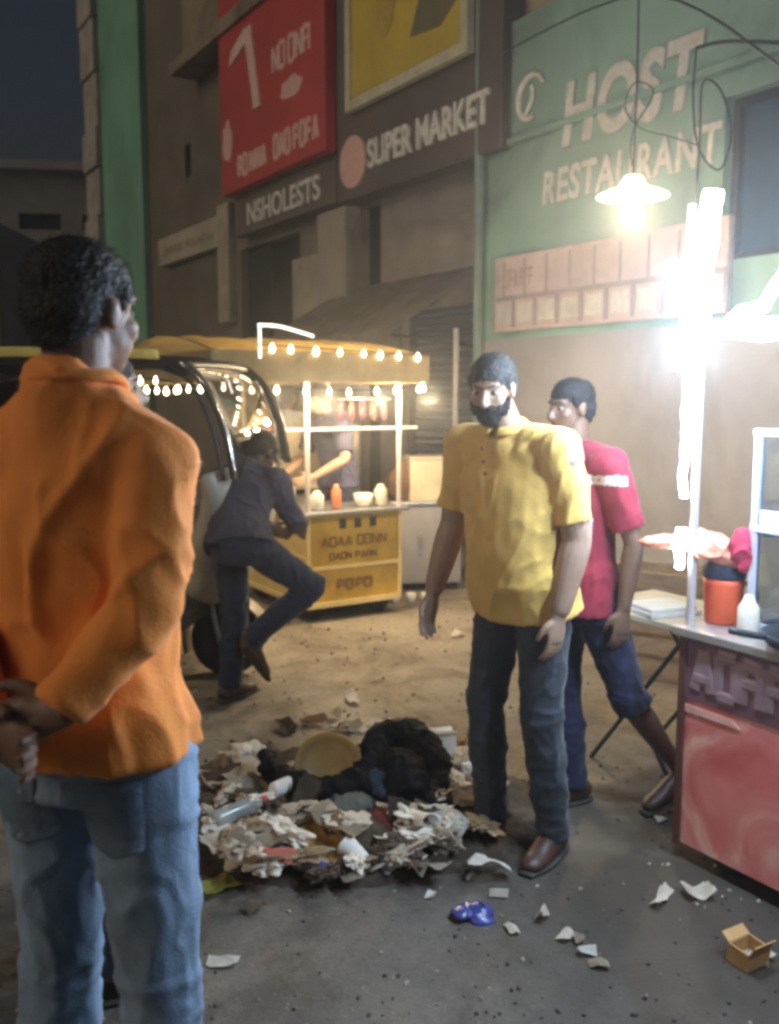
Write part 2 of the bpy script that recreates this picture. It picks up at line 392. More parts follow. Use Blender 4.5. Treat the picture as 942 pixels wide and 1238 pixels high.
# awning
aw = thing('awning', 'dusty brown sloping awning over the shuttered doorway behind the lit food cart', 'awning', G0, FROT)
a0 = fl(425, 352)[0]; a1 = fl(600, 352)[0]; azt = fl(520, 335)[1]
bm = B(); prism2 = []
nn = 14
top = [bm.verts.new((a0+(a1-a0)*k/nn, -.13, azt)) for k in range(nn+1)]
bot = [bm.verts.new((a0+(a1-a0)*k/nn, -1.15, azt-.62-.03*math.sin(k*1.9))) for k in range(nn+1)]
vb = [bm.verts.new((a0+(a1-a0)*k/nn, -1.16, azt-.76-.03*(k % 2))) for k in range(nn+1)]
for k in range(nn): bm.faces.new((top[k], top[k+1], bot[k+1], bot[k])); bm.faces.new((bot[k], bot[k+1], vb[k+1], vb[k]))
bmesh.ops.solidify(bm, geom=bm.faces[:], thickness=.012)
obj('canvas', bm, mat('awning_canvas', (.27, .22, .18), .9, .2, 3, .3, 60, dirt=.5), aw)
for k in (0, 1):
    xx = a0+.1 if k == 0 else a1-.1
    bm = B(); tube(bm, [(xx, -.12, azt-.75), (xx, -1.12, azt-.66)], .014, curve=False, n=8); obj('support_bar', bm, blackm, aw)

# middle shop
b = bldg('corner_shop_building', 'dark brown shop building under the red sign and the blurred lettering band')
bm = B()
q0, q1 = fl(300, 350)[0], fl(372, 350)[0]; qz = fl(335, 292)[1]
walls(bm, xSH0, xSM0-.004, 0, 8.8, -.1, 0, [(q0, q1, 0, qz)])
obj('wall', bm, brown, b)
bm = B(); box(bm, xSH0+.004, xSM0-.006, .6, 6, 0, 8.7); obj('building_core', bm, dark, b)
bm = B(); box(bm, fl(376, 350)[0], fl(409, 350)[0], -.26, -.102, 0, fl(392, 312)[1], bev=.01); obj('pillar', bm, mat('pillar_ochre', (.38, .33, .24), .8, .15, 2, .2, dirt=.5), b)
bandm = mat('sign_band_brown', (.14, .11, .08), .6, .2, 2, .1, dirt=.3)
sg = thing('lettering_band_sign', 'brown fascia band with worn cream letters under the red sign', 'sign', G0, FROT)
z0 = fl(345, 266, .3)[1]; z1 = fl(345, 208, .3)[1]; x0 = fl(284, 290, .3)[0]; x1 = fl(407, 240, .3)[0]
bm = B(); box(bm, x0, x1, -.3, -.104, z0, z1, bev=.01); obj('fascia', bm, bandm, sg)
text_mesh('NSHOLESTS', fl(300, 270, .31)[0], fl(387, 235, .31)[0], fl(345, 256, .31)[1], fl(345, 227, .31)[1], -.303, letter_white, sg, extrude=.02, offset=.015)
# red sign
rs = thing('red_sign', 'big red board with a large white numeral one, on the brown shop front', 'sign', G0, FROT)
x0, _ = fl(268, 235, .45); x1, _ = fl(393, 180, .45); z0 = fl(268, 238, .45)[1]
bm = B(); box(bm, x0, x1, -.45, -.3005, z0, z0+3.6, bev=.01); obj('board', bm, mat('sign_red', (.50, .045, .03), .5, .2, .8, .05, dirt=.25), rs)
def fp(px, py): return fl(px, py, .455)
bm = B(); a = fp(283, 60); c = fp(317, 140); d = fp(294, 30)
# numeral 1
w = .1
prism(bm, [(fp(300, 35)[0]-w, fp(300, 35)[1]), (fp(300, 35)[0]+w, fp(300, 35)[1]+.03), (fp(312, 130)[0]+w, fp(312, 130)[1]), (fp(312, 130)[0]-w, fp(312, 130)[1])], -.475, -.4515)
prism(bm, [(fp(278, 82)[0], fp(278, 82)[1]), (fp(281, 62)[0], fp(281, 62)[1]), (fp(300, 30)[0]-.05, fp(300, 30)[1]), (fp(300, 50)[0]-.04, fp(300, 50)[1])], -.472, -.4517)
obj('numeral', bm, mat('sign_peach_white', (.75, .5, .42), .5, .15, 6, 0), rs)
bm = B()
rnd = random.Random(3)
bm.free()
blob = lambda cx, cz, a, c: prism(bm, [(cx+a*math.cos(t*math.pi/8)*(1+.15*math.sin(t*2.3)), cz+c*math.sin(t*math.pi/8)*(1+.15*math.cos(t*1.9))) for t in range(16)], -.458, -.4515)
for q_ in ((328, 375, 60, -.12, .16, 5, .1), (330, 385, 160, -.17, .08, 7, .15), (287, 322, 192, -.14, .1, 5, .16)):
    z = fp((q_[0]+q_[1])/2, q_[2])[1]; words(fp(q_[0], q_[2])[0], fp(q_[1], q_[2])[0], z+q_[3], z+q_[4], -.4515, q_[5], pinkish, rs, 'blurred_word', rnd, q_[6])
bm = B(); z_ = fp(352, 105); blob(z_[0], z_[1], .28, .12); obj('pale_mark', bm, pinkish, rs)
bm = B(); z_ = fp(275, 172); blob(z_[0], z_[1], .16, .26); obj('pale_mark', bm, pinkish, rs)
# left brown building
b = bldg('brown_building', 'plain brown building between the green strip and the red sign')
bm = B()
vx, vz = fl(233, 195)
walls(bm, xB0, xSH0-.004, 0, 9.5, -.08, 0, [(vx-.13, vx+.13, vz-.25, vz+.25)])
obj('wall', bm, mat('olive_brown_plaster', (.15, .125, .085), .85, .2, 1.2, .3, 25, dirt=.5), b)
bm = B(); box(bm, xB0+.004, xSH0-.006, .2, 6, 0, 9.4); obj('building_core', bm, dark, b)
bm = B(); x0, z0 = fl(205, 92, .5); x1 = fl(310, 0, .5)[0]
box(bm, x0, x1+1.2, -.5, -.082, z0, z0+.18); box(bm, x0+.05, x1+1.1, -.3, -.082, z0+.181, z0+4)
obj('upper_bay', bm, mat('bay_brown', (.26, .2, .14), .8, .3, 2, .3, dirt=.7), b)
sg = thing('cream_band_sign', 'faded cream fascia band with a hanging end strip beside the green strip building', 'sign', G0, FROT)
x0 = fl(192, 310, .2)[0]; x1 = fl(277, 270, .2)[0]; z0 = fl(235, 308, .2)[1]; z1 = fl(235, 272, .2)[1]
bm = B(); box(bm, x0, x1-.42, -.2, -.083, z0, z1, bev=.01); obj('fascia', bm, cream, sg)
bm = B(); box(bm, x1-.418, x1, -.22, -.083, z0-1.1, z1+.12, bev=.01); obj('end_strip', bm, cream, sg)
words(x0+.25, x1-.6, z0+.15, z1-.2, -.204, 9, mat('faded_brown_letter', (.3, .25, .17), .7), sg, 'faded_word', random.Random(5), .1)
# green strip building + pale trim
b = bldg('green_strip_building', 'tall narrow green painted building at the far left end of the street front')
gx = fl(124, 200, .2)[0]
bm = B(); box(bm, gx, xB0-.005, -.2, 6, 0, 12); obj('wall', bm, green2, b)
tx = fl(100, 150, .3)[0]
zz = 0
while zz < 11:
    h = .7+.5*random.random(); bm = B(); box(bm, tx, gx-.003, -.3+random.uniform(-.04, .04), .1, zz, zz+h-.03, bev=.02); obj('trim_block', bm, mat('pale_trim', (.4, .36, .3), .8, .3, 3, .2, dirt=.6), b); zz += h
bm = B(); box(bm, tx+.3, gx-.003, .11, 6, 0, 11); obj('trim_core', bm, brown, b)
# distant building
d = at(60, 300, 34)
b = thing('distant_building', 'dim flat roofed building far down the street behind the man in orange', 'building', (d.x, 34, 0), R(8))
bm = B(); zt = at(60, 197, 34).z
wn = [(-3.0+k*2.1, -1.6+k*2.1, zt-2.3, zt-1.75) for k in range(4)]+[(-3.0+k*2.1, -1.6+k*2.1, zt-5.3, zt-4) for k in range(4)]
walls(bm, -6, 6, 0, zt, -.4, 0, wn); obj('wall', bm, mat('far_plaster', (.5, .46, .4), .9, .2, .5, .2, 10, dirt=.5), b)
bm = B(); box(bm, -5.9, 5.9, .01, 8, 0, zt-.1); obj('building_core', bm, dark, b)
bm = B(); box(bm, -6.2, 6.2, -.7, -.402, zt-.35, zt-.05); obj('roof_ledge', bm, mat('far_plaster2', (.55, .5, .44), .9), b)
for w in wn[:4]: window(b, w[0]+.01, w[1]-.01, w[2]+.01, w[3]-.01, -.1, blackm, glassd, 1)
d = at(8, 350, 22)
b = thing('grey_building', 'narrow grey building edge at the far left behind the dark haired head', 'building', (d.x-1.1, 22, 0), R(3))
bm = B(); box(bm, -2.5, .9, 0, 5, 0, at(8, 265, 22).z, bev=.05); obj('wall', bm, mat('grey_plaster', (.5, .49, .52), .9, .2, .5, .2, 10, dirt=.5), b)
bm = B(); box(bm, .62, 1.0, -.3, -.002, 0, at(8, 255, 22).z+.1, bev=.03); obj('corner_pillar', bm, cream, b)

# thin pole in front of the shops, wires, hanging lamp
p = at(550, 560, 8.6)
bm = B(); tube(bm, [(0, 0, 0), (0, 0, at(550, 397, 8.6).z)], .025, n=10, curve=False)
tag(obj('metal_pole', bm, mat('pole_grey', (.4, .38, .36), .6), loc=(p.x, 8.6, 0)), 'thin grey upright pole just behind the head of the man in yellow', 'pole')
lp = at(765, 236, 5.2)
hl = thing('hanging_lamp', 'lit hanging lamp with a wide shallow shade in front of the green wall', 'lamp', lp)
wirem = mat('cable_black', (.02, .02, .025), .6, .2)
bm = B(); lathe(bm, [(.035, .10), (.05, .09), (.075, .045), (.185, .0), (.19, -.008), (.17, -.006), (.06, .035), (.03, .05)], n=32)
obj('lamp_shade', bm, mat('enamel_shade', (.8, .78, .7), .4, .05, emit=2.5, ecol=(1, .88, .66)), hl, True)
bm = B(); lathe(bm, [(.012, .045), (.03, .02), (.044, -.02), (.036, -.05), (.012, -.066)], n=20)
obj('bulb', bm, mat('bulb_warm', (1, .9, .7), .4, 0, bump=0, emit=60, ecol=(1, .86, .6)), hl, True)
bm = B(); tube(bm, [(0, 0, .1), (0, 0, .16), (.004, 0, .6), (.0, 0, 1.0)], .005, n=6); obj('flex', bm, wirem, hl)
# overhead cables
def cable(name, label, pts, r=.012, group=None):
    bm = B(); tube(bm, pts, r, n=7, sub=8); return tag(obj(name, bm, wirem, None, True), label, 'cable', group)
top = lp+Vector((0, 0, 1.0))
cable('overhead_cable', 'sagging black cable that carries the hanging lamp', [at(600, 330, 7.5)+Vector((0, 0, 1.6)), top, at(960, 90, 3.6)], .006)
cable('cable_loop', 'tangle of black cable looping beside the HOST lettering', [at(842, 58, 5.4), at(838, 120, 5.4), at(845, 180, 5.4), at(870, 205, 5.4), at(884, 160, 5.4), at(872, 110, 5.4), at(850, 100, 5.3), at(846, 170, 5.3), at(842, 245, 5.3)], .006)
cable('cable_loop', 'thin black cable hanging in a round loop below the HOST lettering', [at(842, 175, 5.4), at(810, 165, 5.4), at(775, 155, 5.4), at(756, 130, 5.4), at(768, 100, 5.4), at(790, 112, 5.4), at(765, 160, 5.4), at(764, 200, 5.3)], .004)
cable('overhead_cable', 'straight black cable running right across the green wall from the cable tangle', [at(842, 58, 5.4), at(880, 50, 5.2), at(960, 52, 5.0)], .010)
# ================================================================= FAR LIT CART
A2 = math.atan2(.528, .849)
cp = at(373, 700, 6.3)
ct = thing('food_cart', 'mustard yellow food cart with a lit canopy at the far side of the road', 'cart', (cp.x, 6.3, 0), A2)
mustard = mat('mustard_paint', (.60, .38, .07), .5, .25, 3, .1, dirt=.5)
creamy = mat('cream_yellow_paint', (.75, .58, .24), .5, .15, 3, .1, dirt=.3)
CW, CD, CZ = .72, 1.05, .76
bm = B(); box(bm, .0, CW, .0, .02, .11, CZ-.03); obj('front_panel', bm, mustard, ct)
bm = B(); box(bm, -.0, .02, .022, CD, .11, CZ-.03); obj('side_panel', bm, creamy, ct)
bm = B(); box(bm, CW-.02, CW, .022, CD, .11, CZ-.03); obj('side_panel', bm, mustard, ct)
bm = B(); box(bm, .022, CW-.022, CD-.02, CD, .11, CZ-.03); obj('back_panel', bm, mustard, ct)
bm = B(); box(bm, -.05, CW+.06, -.05, CD+.05, CZ-.03, CZ, bev=.005); obj('counter', bm, steel, ct)
bm = B()
for (a, c) in ((-.012, CW+.012),):
    box(bm, a, c, -.014, -.0015, .1, .135); box(bm, a, c, -.014, -.0015, .36, .385)
box(bm, -.016, .012, -.016, -.0015, .136, CZ-.04); box(bm, CW-.012, CW+.014, -.016, -.0015, .136, CZ-.04)
box(bm, -.014, -.0015, 0, CD, .1, .135)
box(bm, -.014, -.0015, 0, CD, .42, .45)
obj('trim', bm, mat('trim_yellow', (.78, .62, .28), .5, .15, 3), ct)
bm = B(); rnd = random.Random(11)
bm.free()
for a_ in ((.1, .62, .52, .58, 8, .09), (.16, .54, .425, .47, 8, .09), (.22, .5, .22, .28, 4, .16)):
    words(a_[0], a_[1], a_[2], a_[3], -.004, a_[4], mat('brown_sign_paint', (.26, .14, .04), .6), ct, 'painted_word', rnd, a_[5])
for k in range(3):
    bm = B(); box(bm, .24+k*.12, .29+k*.12, -.006, -.0015, .635, .70); obj('vent_slot', bm, dark, ct)
for (x, y) in ((.1, .12), (CW-.1, .12), (.1, CD-.12), (CW-.1, CD-.12)):
    bm = B(); lathe(bm, [(.02, -.02), (.085, -.02), (.1, -.01), (.1, .01), (.085, .02), (.02, .02)], n=24, mt=Matrix.Translation((x, y, .1)) @ Matrix.Rotation(R(90), 4, 'X'))
    obj('wheel', bm, mat('rubber', (.025, .025, .025), .8), ct, True)
for (x, y) in ((0, 0), (CW, 0), (0, CD), (CW, CD)):
    bm = B(); tube(bm, [(x, y, CZ-.002), (x, y, 1.66)], .016, n=10, curve=False); obj('post', bm, mat('pale_tube', (.55, .52, .5), .4, .1, metal=.3), ct)
bm = B(); tube(bm, [(-.1, .3, 1.30), (CW+.35, .3, 1.30)], .012, n=8, curve=False)
box(bm, .3, CW+.3, .31, .5, 1.285, 1.3)
obj('shelf', bm, mat('pale_tube', (.5, .5, .5)), ct)
bm = B(); box(bm, .15, CW+.3, CD-.001+.03, CD+.05, .8, 1.3); obj('back_board', bm, mat('beige_board', (.55, .47, .36), .7, .15, 3), ct)
# canopy: shallow sloping sheet on a deep valance
bm = B()
C0, C1, D0, D1 = -.78, CW+.03, -.32, CD+.55
nx = 16
def cz(u, v): return 1.80+.13*(1-abs(2*v-1)**1.6)-.012*math.sin(u*40)
gv = [[bm.verts.new((C0+(C1-C0)*i/nx, D0+(D1-D0)*j/8, cz(i/nx, j/8))) for j in range(9)] for i in range(nx+1)]
for i in range(nx):
    for j in range(8): bm.faces.new((gv[i][j], gv[i+1][j], gv[i+1][j+1], gv[i][j+1]))
bmesh.ops.solidify(bm, geom=bm.faces[:], thickness=.01)
obj('canopy', bm, mat('canopy_ochre', (.5, .4, .2), .8, .3, 3, .3, dirt=.4), ct, True)
bm = B()
for (a, c, d_, e) in ((C0, C1, D0-.008, D0), (C0, C1, D1, D1+.008), (C0-.008, C0, D0, D1), (C1, C1+.008, D0, D1)):
    nseg = 12
    box(bm, a, c, d_, e, 1.62, 1.805)
obj('valance', bm, mat('valance_tan', (.36, .26, .12), .8, .25, 4, .3, dirt=.5), ct)
bm = B(); tube(bm, [(-.49, D0-.02, 1.955), (-.34, D0-.02, 1.95), (-.12, D0-.02, 1.90)], .010, n=8); tube(bm, [(-.48, D0-.02, 1.76), (-.48, D0-.02, 1.955)], .010, n=8)
obj('lit_tube', bm, mat('lit_white_tube', (1, .95, .85), .4, 0, bump=0, emit=1.6, ecol=(1, .93, .8)), ct, True)
# string lights
bulbm = mat('string_bulb', (1, .9, .7), .4, 0, bump=0, emit=11, ecol=(1, .82, .52))
def string_lights(label, pts, nb, par_loc, r=.016, drop=.03, group=None):
    t = thing('string_lights', label, 'string lights', par_loc[0], par_loc[1], group)
    bm = B(); tube(bm, pts, .004, n=6, sub=6); obj('flex', bm, wirem, t)
    P = [Vector(p) for p in pts]
    L = [0]
    for a, c in zip(P, P[1:]): L.append(L[-1]+(c-a).length)
    for k in range(nb):
        s = L[-1]*(k+.5)/nb+random.uniform(-.03, .03)
        for i in range(len(P)-1):
            if L[i] <= s <= L[i+1] or i == len(P)-2:
                q = P[i].lerp(P[i+1], max(0, min(1, (s-L[i])/(L[i+1]-L[i])))); break
        bm = B(); rr = r*random.uniform(.8, 1.15)
        lathe(bm, [(.003, drop*.4), (rr*.6, .0), (rr, -rr*1.1), (rr*.85, -rr*2), (rr*.2, -rr*2.6)], c=q, n=12)
        obj('bulb', bm, bulbm, t, True)
    return t
loc = ((cp.x, 6.3, 0), A2)
string_lights('warm bulb string along the lower front edge of the yellow cart canopy', [(C0, D0-.02, 1.60), (.1, D0-.02, 1.57), (C1, D0-.02, 1.60)], 9, loc)
string_lights('warm bulb string along the upper front edge of the yellow cart canopy', [(-.5, D0-.03, 1.84), (.1, D0-.03, 1.82), (C1, D0-.03, 1.80)], 8, loc)
string_lights('warm bulb string hanging down the right end of the yellow cart canopy', [(C1+.02, D0+.05, 1.78), (C1+.025, D0+.12, 1.7), (C1+.03, D0+.1, 1.58)], 4, loc)
string_lights('warm bulb string along the street side edge of the yellow cart canopy', [(C0-.02, D1, 1.62), (C0-.02, .5, 1.58), (C0-.02, D0, 1.60)], 9, loc)
# goods on the cart
lc = Matrix.Translation((cp.x, 6.3, 0)) @ Matrix.Rotation(A2, 4, 'Z')
def onc(x, y, z): return lc @ Vector((x, y, z))
redpk = mat('red_packet', (.12, .03, .03), .35, .3, 20, .2)
for k in range(5):
    bm = B(); ell(bm, (0, 0, -.075), (.03, .012, .07)); box(bm, -.028, .028, -.003, .003, -.01, .003)
    tag(obj('snack_packet', bm, redpk if k % 2 else mat('maroon_packet', (.08, .02, .03), .4), None, True, onc(.42+k*.09, .3, 1.5), (0, 0, A2)), ['maroon packet hung nearest the cart cook', 'red packet hung second from the cart cook', 'maroon packet hung in the middle of the row on the food cart', 'red packet hung second from the right on the food cart', 'maroon packet hung last on the right of the food cart'][k], 'packet', 'packets hung under the cart canopy')
bm = B(); tube(bm, [(.36, 0, 0), (-.08, 0, 0)], .006, n=6, curve=False)
tag(obj('hanging_rod', bm, steel, None, False, onc(.48, .3, 1.51), (0, 0, A2)), 'thin rod under the cart canopy from which the packets hang', 'rod')
for k, (x, y, r, h, c, lab) in enumerate([(.12, .1, .05, .13, (.55, .53, .5), 'steel tumbler at the left front of the food cart counter'), (.26, .08, .035, .17, (.55, .2, .1), 'orange sauce bottle on the food cart counter'), (.5, .12, .07, .09, (.7, .68, .62), 'wide pale bowl on the food cart counter'), (.63, .1, .045, .15, (.6, .55, .45), 'pale jar at the right front of the food cart counter'), (.08, .5, .08, .12, (.5, .5, .5), 'steel pot at the street end of the food cart counter'), (.1, .8, .06, .2, (.62, .6, .55), 'tall pale tin at the back of the food cart counter')]):
    bm = B(); lathe(bm, [(r*.7, 0), (r, h*.1), (r, h*.75), (r*.55, h*.9), (r*.5, h)] if h > .12 else [(r*.5, 0), (r*.85, h*.4), (r, h), (r*.92, h), (r*.7, h*.4), (r*.3, h*.15)], n=20)
    tag(obj(['tumbler', 'sauce_bottle', 'bowl', 'jar', 'cooking_pot', 'tin'][k], bm, mat('goods%d' % k, c, .35, .1, 10, .05), None, True, onc(x, y, CZ+.001)), lab, ['tumbler', 'bottle', 'bowl', 'jar', 'pot', 'tin'][k])
# grey steel counter to the right of the cart
g = at(470, 700, 7.4)
sc = thing('steel_counter', 'dull grey steel cabinet standing to the right of the yellow food cart', 'cabinet', (g.x+.03, 7.35, 0), R(8))
bm = B(); box(bm, 0, .55, 0, .5, .06, .68, bev=.01); obj('cabinet_body', bm, mat('dull_steel', (.38, .36, .36), .45, .15, 2, .1, metal=.4, dirt=.3), sc)
bm = B(); box(bm, -.02, .57, -.02, .52, .682, .71, bev=.005); obj('worktop', bm, steel, sc)
for x in (.05, .5):
    for y in (.05, .45): bm = B(); box(bm, x-.025, x+.025, y-.025, y+.025, 0, .06); obj('foot', bm, blackm, sc)
bm = B(); box(bm, .2, .235, -.014, -.002, .3, .45); obj('handle', bm, steel, sc)
g2 = at(515, 560, 7.5)
bx = thing('pale_tin_box', 'pale beige box on top of the grey steel cabinet', 'box', (g2.x-.02, 7.5, .711), R(12))
bm = B(); box(bm, -.13, .15, -.1, .12, .0, .32, bev=.008); obj('box_body', bm, mat('beige_tin', (.52, .48, .34), .6, .15, 5, .1, dirt=.3), bx)
bm = B(); box(bm, -.135, .155, -.105, .125, .322, .35, bev=.004); obj('lid', bm, mat('beige_lid', (.4, .36, .28), .6), bx)
bm = B(); g3 = at(487, 600, 7.5)
for k in range(1): ell(bm, (0, 0, .14), (.12, .1, .15)); ell(bm, (.02, 0, .28), (.05, .05, .05))
tag(organic('sack', bm, mat('brown_sack', (.13, .07, .04), .9, .3, 8, .4), None, .012, 3, cloth(.015, (9, 9, 5), 3)), 'slumped dark brown sack on the grey steel cabinet', 'sack').location = (g3.x, 7.5, .705)

# ================================================================= RIGHT STALL
c0 = gr(818, 1036)
st = thing('snack_stall', 'red painted snack stall with white strip lights at the right edge of the photo', 'stall', (c0.x, c0.y, 0), FROT)
SL, SD, SZ = 1.75, .8, .80
redp = bpy.data.materials.new('stall_poster_red'); redp.use_nodes = True
nt = redp.node_tree; N = nt.nodes; L = nt.links; pb = N['Principled BSDF']
tc = N.new('ShaderNodeTexCoord'); n1 = N.new('ShaderNodeTexNoise'); n1.inputs['Scale'].default_value = 3.2; n1.inputs['Detail'].default_value = 5; n1.inputs['Distortion'].default_value = 1.5
L.new(tc.outputs['Object'], n1.inputs['Vector']); rp = N.new('ShaderNodeValToRGB'); e = rp.color_ramp.elements
e[0].position = .3; e[0].color = (.55, .11, .10, 1); e[1].position = .72; e[1].color = (.85, .6, .46, 1)
for p_, c_ in ((.42, (.65, .18, .17)), (.5, (.70, .26, .23)), (.58, (.78, .44, .35))):
    q = e.new(p_); q.color = (*c_, 1)
L.new(n1.outputs['Fac'], rp.inputs[0]); L.new(rp.outputs[0], pb.inputs['Base Color']); pb.inputs['Roughness'].default_value = .5
bm = B(); box(bm, 0, SL, 0, .02, .06, SZ-.245); obj('front_poster_panel', bm, redp, st)
bm = B(); box(bm, 0, .02, .022, SD, .06, SZ-.03); obj('side_panel', bm, mat('stall_dark_red', (.2, .03, .03), .5, .3, 3), st)
bm = B(); box(bm, SL-.02, SL, .022, SD, .06, SZ-.03); obj('side_panel', bm, MATS['stall_dark_red'], st)
bm = B(); box(bm, .022, SL-.022, SD-.02, SD, .06, SZ-.03); obj('back_panel', bm, MATS['stall_dark_red'], st)
bm = B(); box(bm, 0, SL, -.004, .02, SZ-.243, SZ-.035); obj('lettering_band', bm, mat('stall_band', (.17, .08, .11), .5, .25, 4, .05), st)
words(.04, 1.6, SZ-.2, SZ-.07, -.007, 16, mat('band_grey_letter', (.27, .18, .21), .5, .2), st, 'band_word', random.Random(9), .18)
bm = B(); box(bm, .012, .2, -.005, -.0015, SZ-.285, SZ-.262); prism(bm, [(.2, SZ-.285), (.2, SZ-.262), (.23, SZ-.285)], -.005, -.0015); obj('pale_stripe', bm, mat('pale_stripe', (.7, .4, .35), .5), st)
bm = B(); box(bm, -.03, SL+.03, -.035, SD+.03, SZ-.033, SZ, bev=.006); obj('counter', bm, mat('stall_counter', (.42, .38, .36), .35, .2, 5, .1, metal=.5, dirt=.4), st)
bm = B()
box(bm, -.012, .014, -.012, -.0005-.004, .05, SZ-.035)
obj('corner_trim', bm, mat('corner_brown', (.12, .045, .03), .5), st)
for x in (.16, SL-.16):
    for y in (.06, SD-.06):
        bm = B(); lathe(bm, [(.02, -.015), (.05, -.015), (.06, -.008), (.06, .008), (.05, .015), (.02, .015)], n=20, mt=Matrix.Translation((x, y, .06)) @ Matrix.Rotation(R(90), 4, 'X')); obj('wheel', bm, MATS['rubber'], st, True)
ztop = 2.16
for (x, y) in ((.01, .01), (SL-.01, .01), (.01, SD-.01), (SL-.01, SD-.01)):
    bm = B(); tube(bm, [(x, y, SZ-.001), (x, y, ztop)], .014, n=10, curve=False); obj('post', bm, mat('stall_post', (.55, .5, .5), .4, .15, metal=.5), st)
zr = 1.74
bm = B(); box(bm, -.03, SL+.03, -.03, SD+.03, zr+.0, zr+.03, bev=.004); obj('roof', bm, mat('stall_roof', (.35, .38, .42), .5, .2, 3, dirt=.4), st)
bm = B(); box(bm, .05, SL-.03, SD-.012, SD-.004, 1.0, zr-.01); obj('flare_sheet', bm, mat('flare_blue', (.09, .19, .4), .5, .3, 3, .3, 20), st)  # sheet added to give the blue of the lamp flare behind the cabinet
# glass cabinet on the counter
bm = B()
gx0, gx1, gy0, gy1, gz0, gz1 = .16, 1.3, .12, .62, SZ+.002, 1.42
t = .012
for x in (gx0, (gx0+gx1)/2-.2, (gx0+gx1)/2+.2, gx1):
    for y in (gy0, gy1): box(bm, x-t, x+t, y-t, y+t, gz0, gz1)
for z in (gz0+.005, 1.12, gz1):
    for y in (gy0, gy1): box(bm, gx0-t*1.2, gx1+t*1.2, y-t*1.2, y+t*1.2, z, z+.022)
    for x in (gx0, gx1): box(bm, x-t*1.3, x+t*1.3, gy0+t*1.3, gy1-t*1.3, z+.001, z+.021)
cab = obj('display_cabinet', bm, mat('cabinet_frame', (.5, .55, .65), .35, .1, metal=.3), st)
bm = B(); box(bm, gx0+t, gx1-t, gy0-.003, gy0+.003, gz0+.03, gz1-.002); box(bm, gx0-.003, gx0+.003, gy0+t, gy1-t, gz0+.03, gz1-.002)
gl = mat('cabinet_glass', (.75, .85, .95), .03, 0, bump=0, trans=1.0); obj('glass', bm, gl, cab)
bm = B(); box(bm, gx0+t, gx1-t, gy1-.004, gy1+.003, gz0+.03, 1.38); obj('back_sheet', bm, mat('blue_back_sheet', (.06, .12, .26), .5, .3, 3, .1), cab)
bm = B(); box(bm, gx0+t, gx1-t, gy0+.02, gy1-.01, 1.1, 1.112); obj('shelf', bm, mat('white_shelf', (.7, .7, .75), .5), cab)
bm = B(); box(bm, gx0+.02, gx1-.02, gy0-.012, gy0-.004, 1.145, 1.19); obj('white_strip', bm, white, cab)
# strip lights
ledm = mat('led_white', (1, 1, 1), .4, 0, bump=0, emit=30, ecol=(.72, .84, 1.0))
def strip(label, pts, r, name='strip_light'):
    t = thing(name, label, 'strip light', (c0.x, c0.y, 0), FROT)
    bm = B(); k = 0
    P = [Vector(p) for p in pts]
    fine = []
    for i in range(len(P)-1):
        for s in range(5): fine.append(P[i].lerp(P[i+1], s/5)+Vector((random.uniform(-.003, .003), 0, 0)))
    fine.append(P[-1]); rr = [(r[0]+(r[1]-r[0])*i/(len(fine)-1))*random.uniform(.93, 1.07) for i in range(len(fine))]
    tube(bm, fine, rr, n=10, sub=3); obj('lit_tube', bm, ledm, t, True)
    return t
strip('bright white lights bunched on the upper left post of the red stall', [(-.01, -.02, 1.62), (.01, -.025, 1.75), (.02, -.025, 1.9), (.045, -.025, 2.05), (.06, -.02, 2.16)], (.045, .03))
strip('second white light rope standing beside the post bunch on the red stall', [(-.02, -.02, 1.7), (-.022, -.02, 1.9), (-.02, -.02, 2.13)], (.016, .009))
strip('white light rope winding down the lower left post of the red stall', [(-.005, -.02, 1.62), (-.01, -.02, 1.5), (0, -.03, 1.4), (-.012, -.03, 1.3), (-.006, -.025, 1.22)], (.017, .011))
strip('short warm white light rope low on the left post of the red stall', [(-.012, -.025, 1.12), (-.012, -.03, 1.06), (-.014, -.025, .99)], (.016, .013))
strip('bright white lights along the front roof edge of the red stall', [(.03, -.045, 1.72), (.15, -.05, 1.735), (.3, -.05, 1.72), (.45, -.05, 1.745), (.7, -.05, 1.73), (1.2, -.05, 1.735), (1.7, -.05, 1.72)], (.02, .024))
strip('white light rope rising in a peak above the roof edge of the red stall', [(.14, -.03, 1.75), (.19, -.035, 1.79), (.26, -.03, 1.80), (.33, -.03, 1.9), (.38, -.03, 2.0)], (.022, .012))
# on the counter
sm = Matrix.Translation((c0.x, c0.y, 0)) @ Matrix.Rotation(FROT, 4, 'Z')
def ons(x, y, z=SZ): return sm @ Vector((x, y, z))
j = thing('plastic_jug', 'orange red plastic tub with a dark lid at the left corner of the stall counter', 'tub', ons(.04, .13, SZ+.001))
bm = B(); lathe(bm, [(.052, 0), (.058, .01), (.064, .13), (.066, .15), (.06, .15), (.055, .02)], n=28); obj('tub_body', bm, mat('orange_plastic', (.62, .1, .04), .4, .12, 8, .05), j, True)
bm = B(); lathe(bm, [(.068, .152), (.07, .165), (.066, .20), (.055, .225), (.03, .235)], n=28); obj('lid', bm, mat('navy_plastic', (.03, .04, .07), .4), j, True)
bm = B(); tube(bm, [(.06, 0, .13), (.1, .0, .12), (.105, 0, .06), (.062, 0, .03)], .008, n=8); obj('handle', bm, MATS['orange_plastic'], j, True)
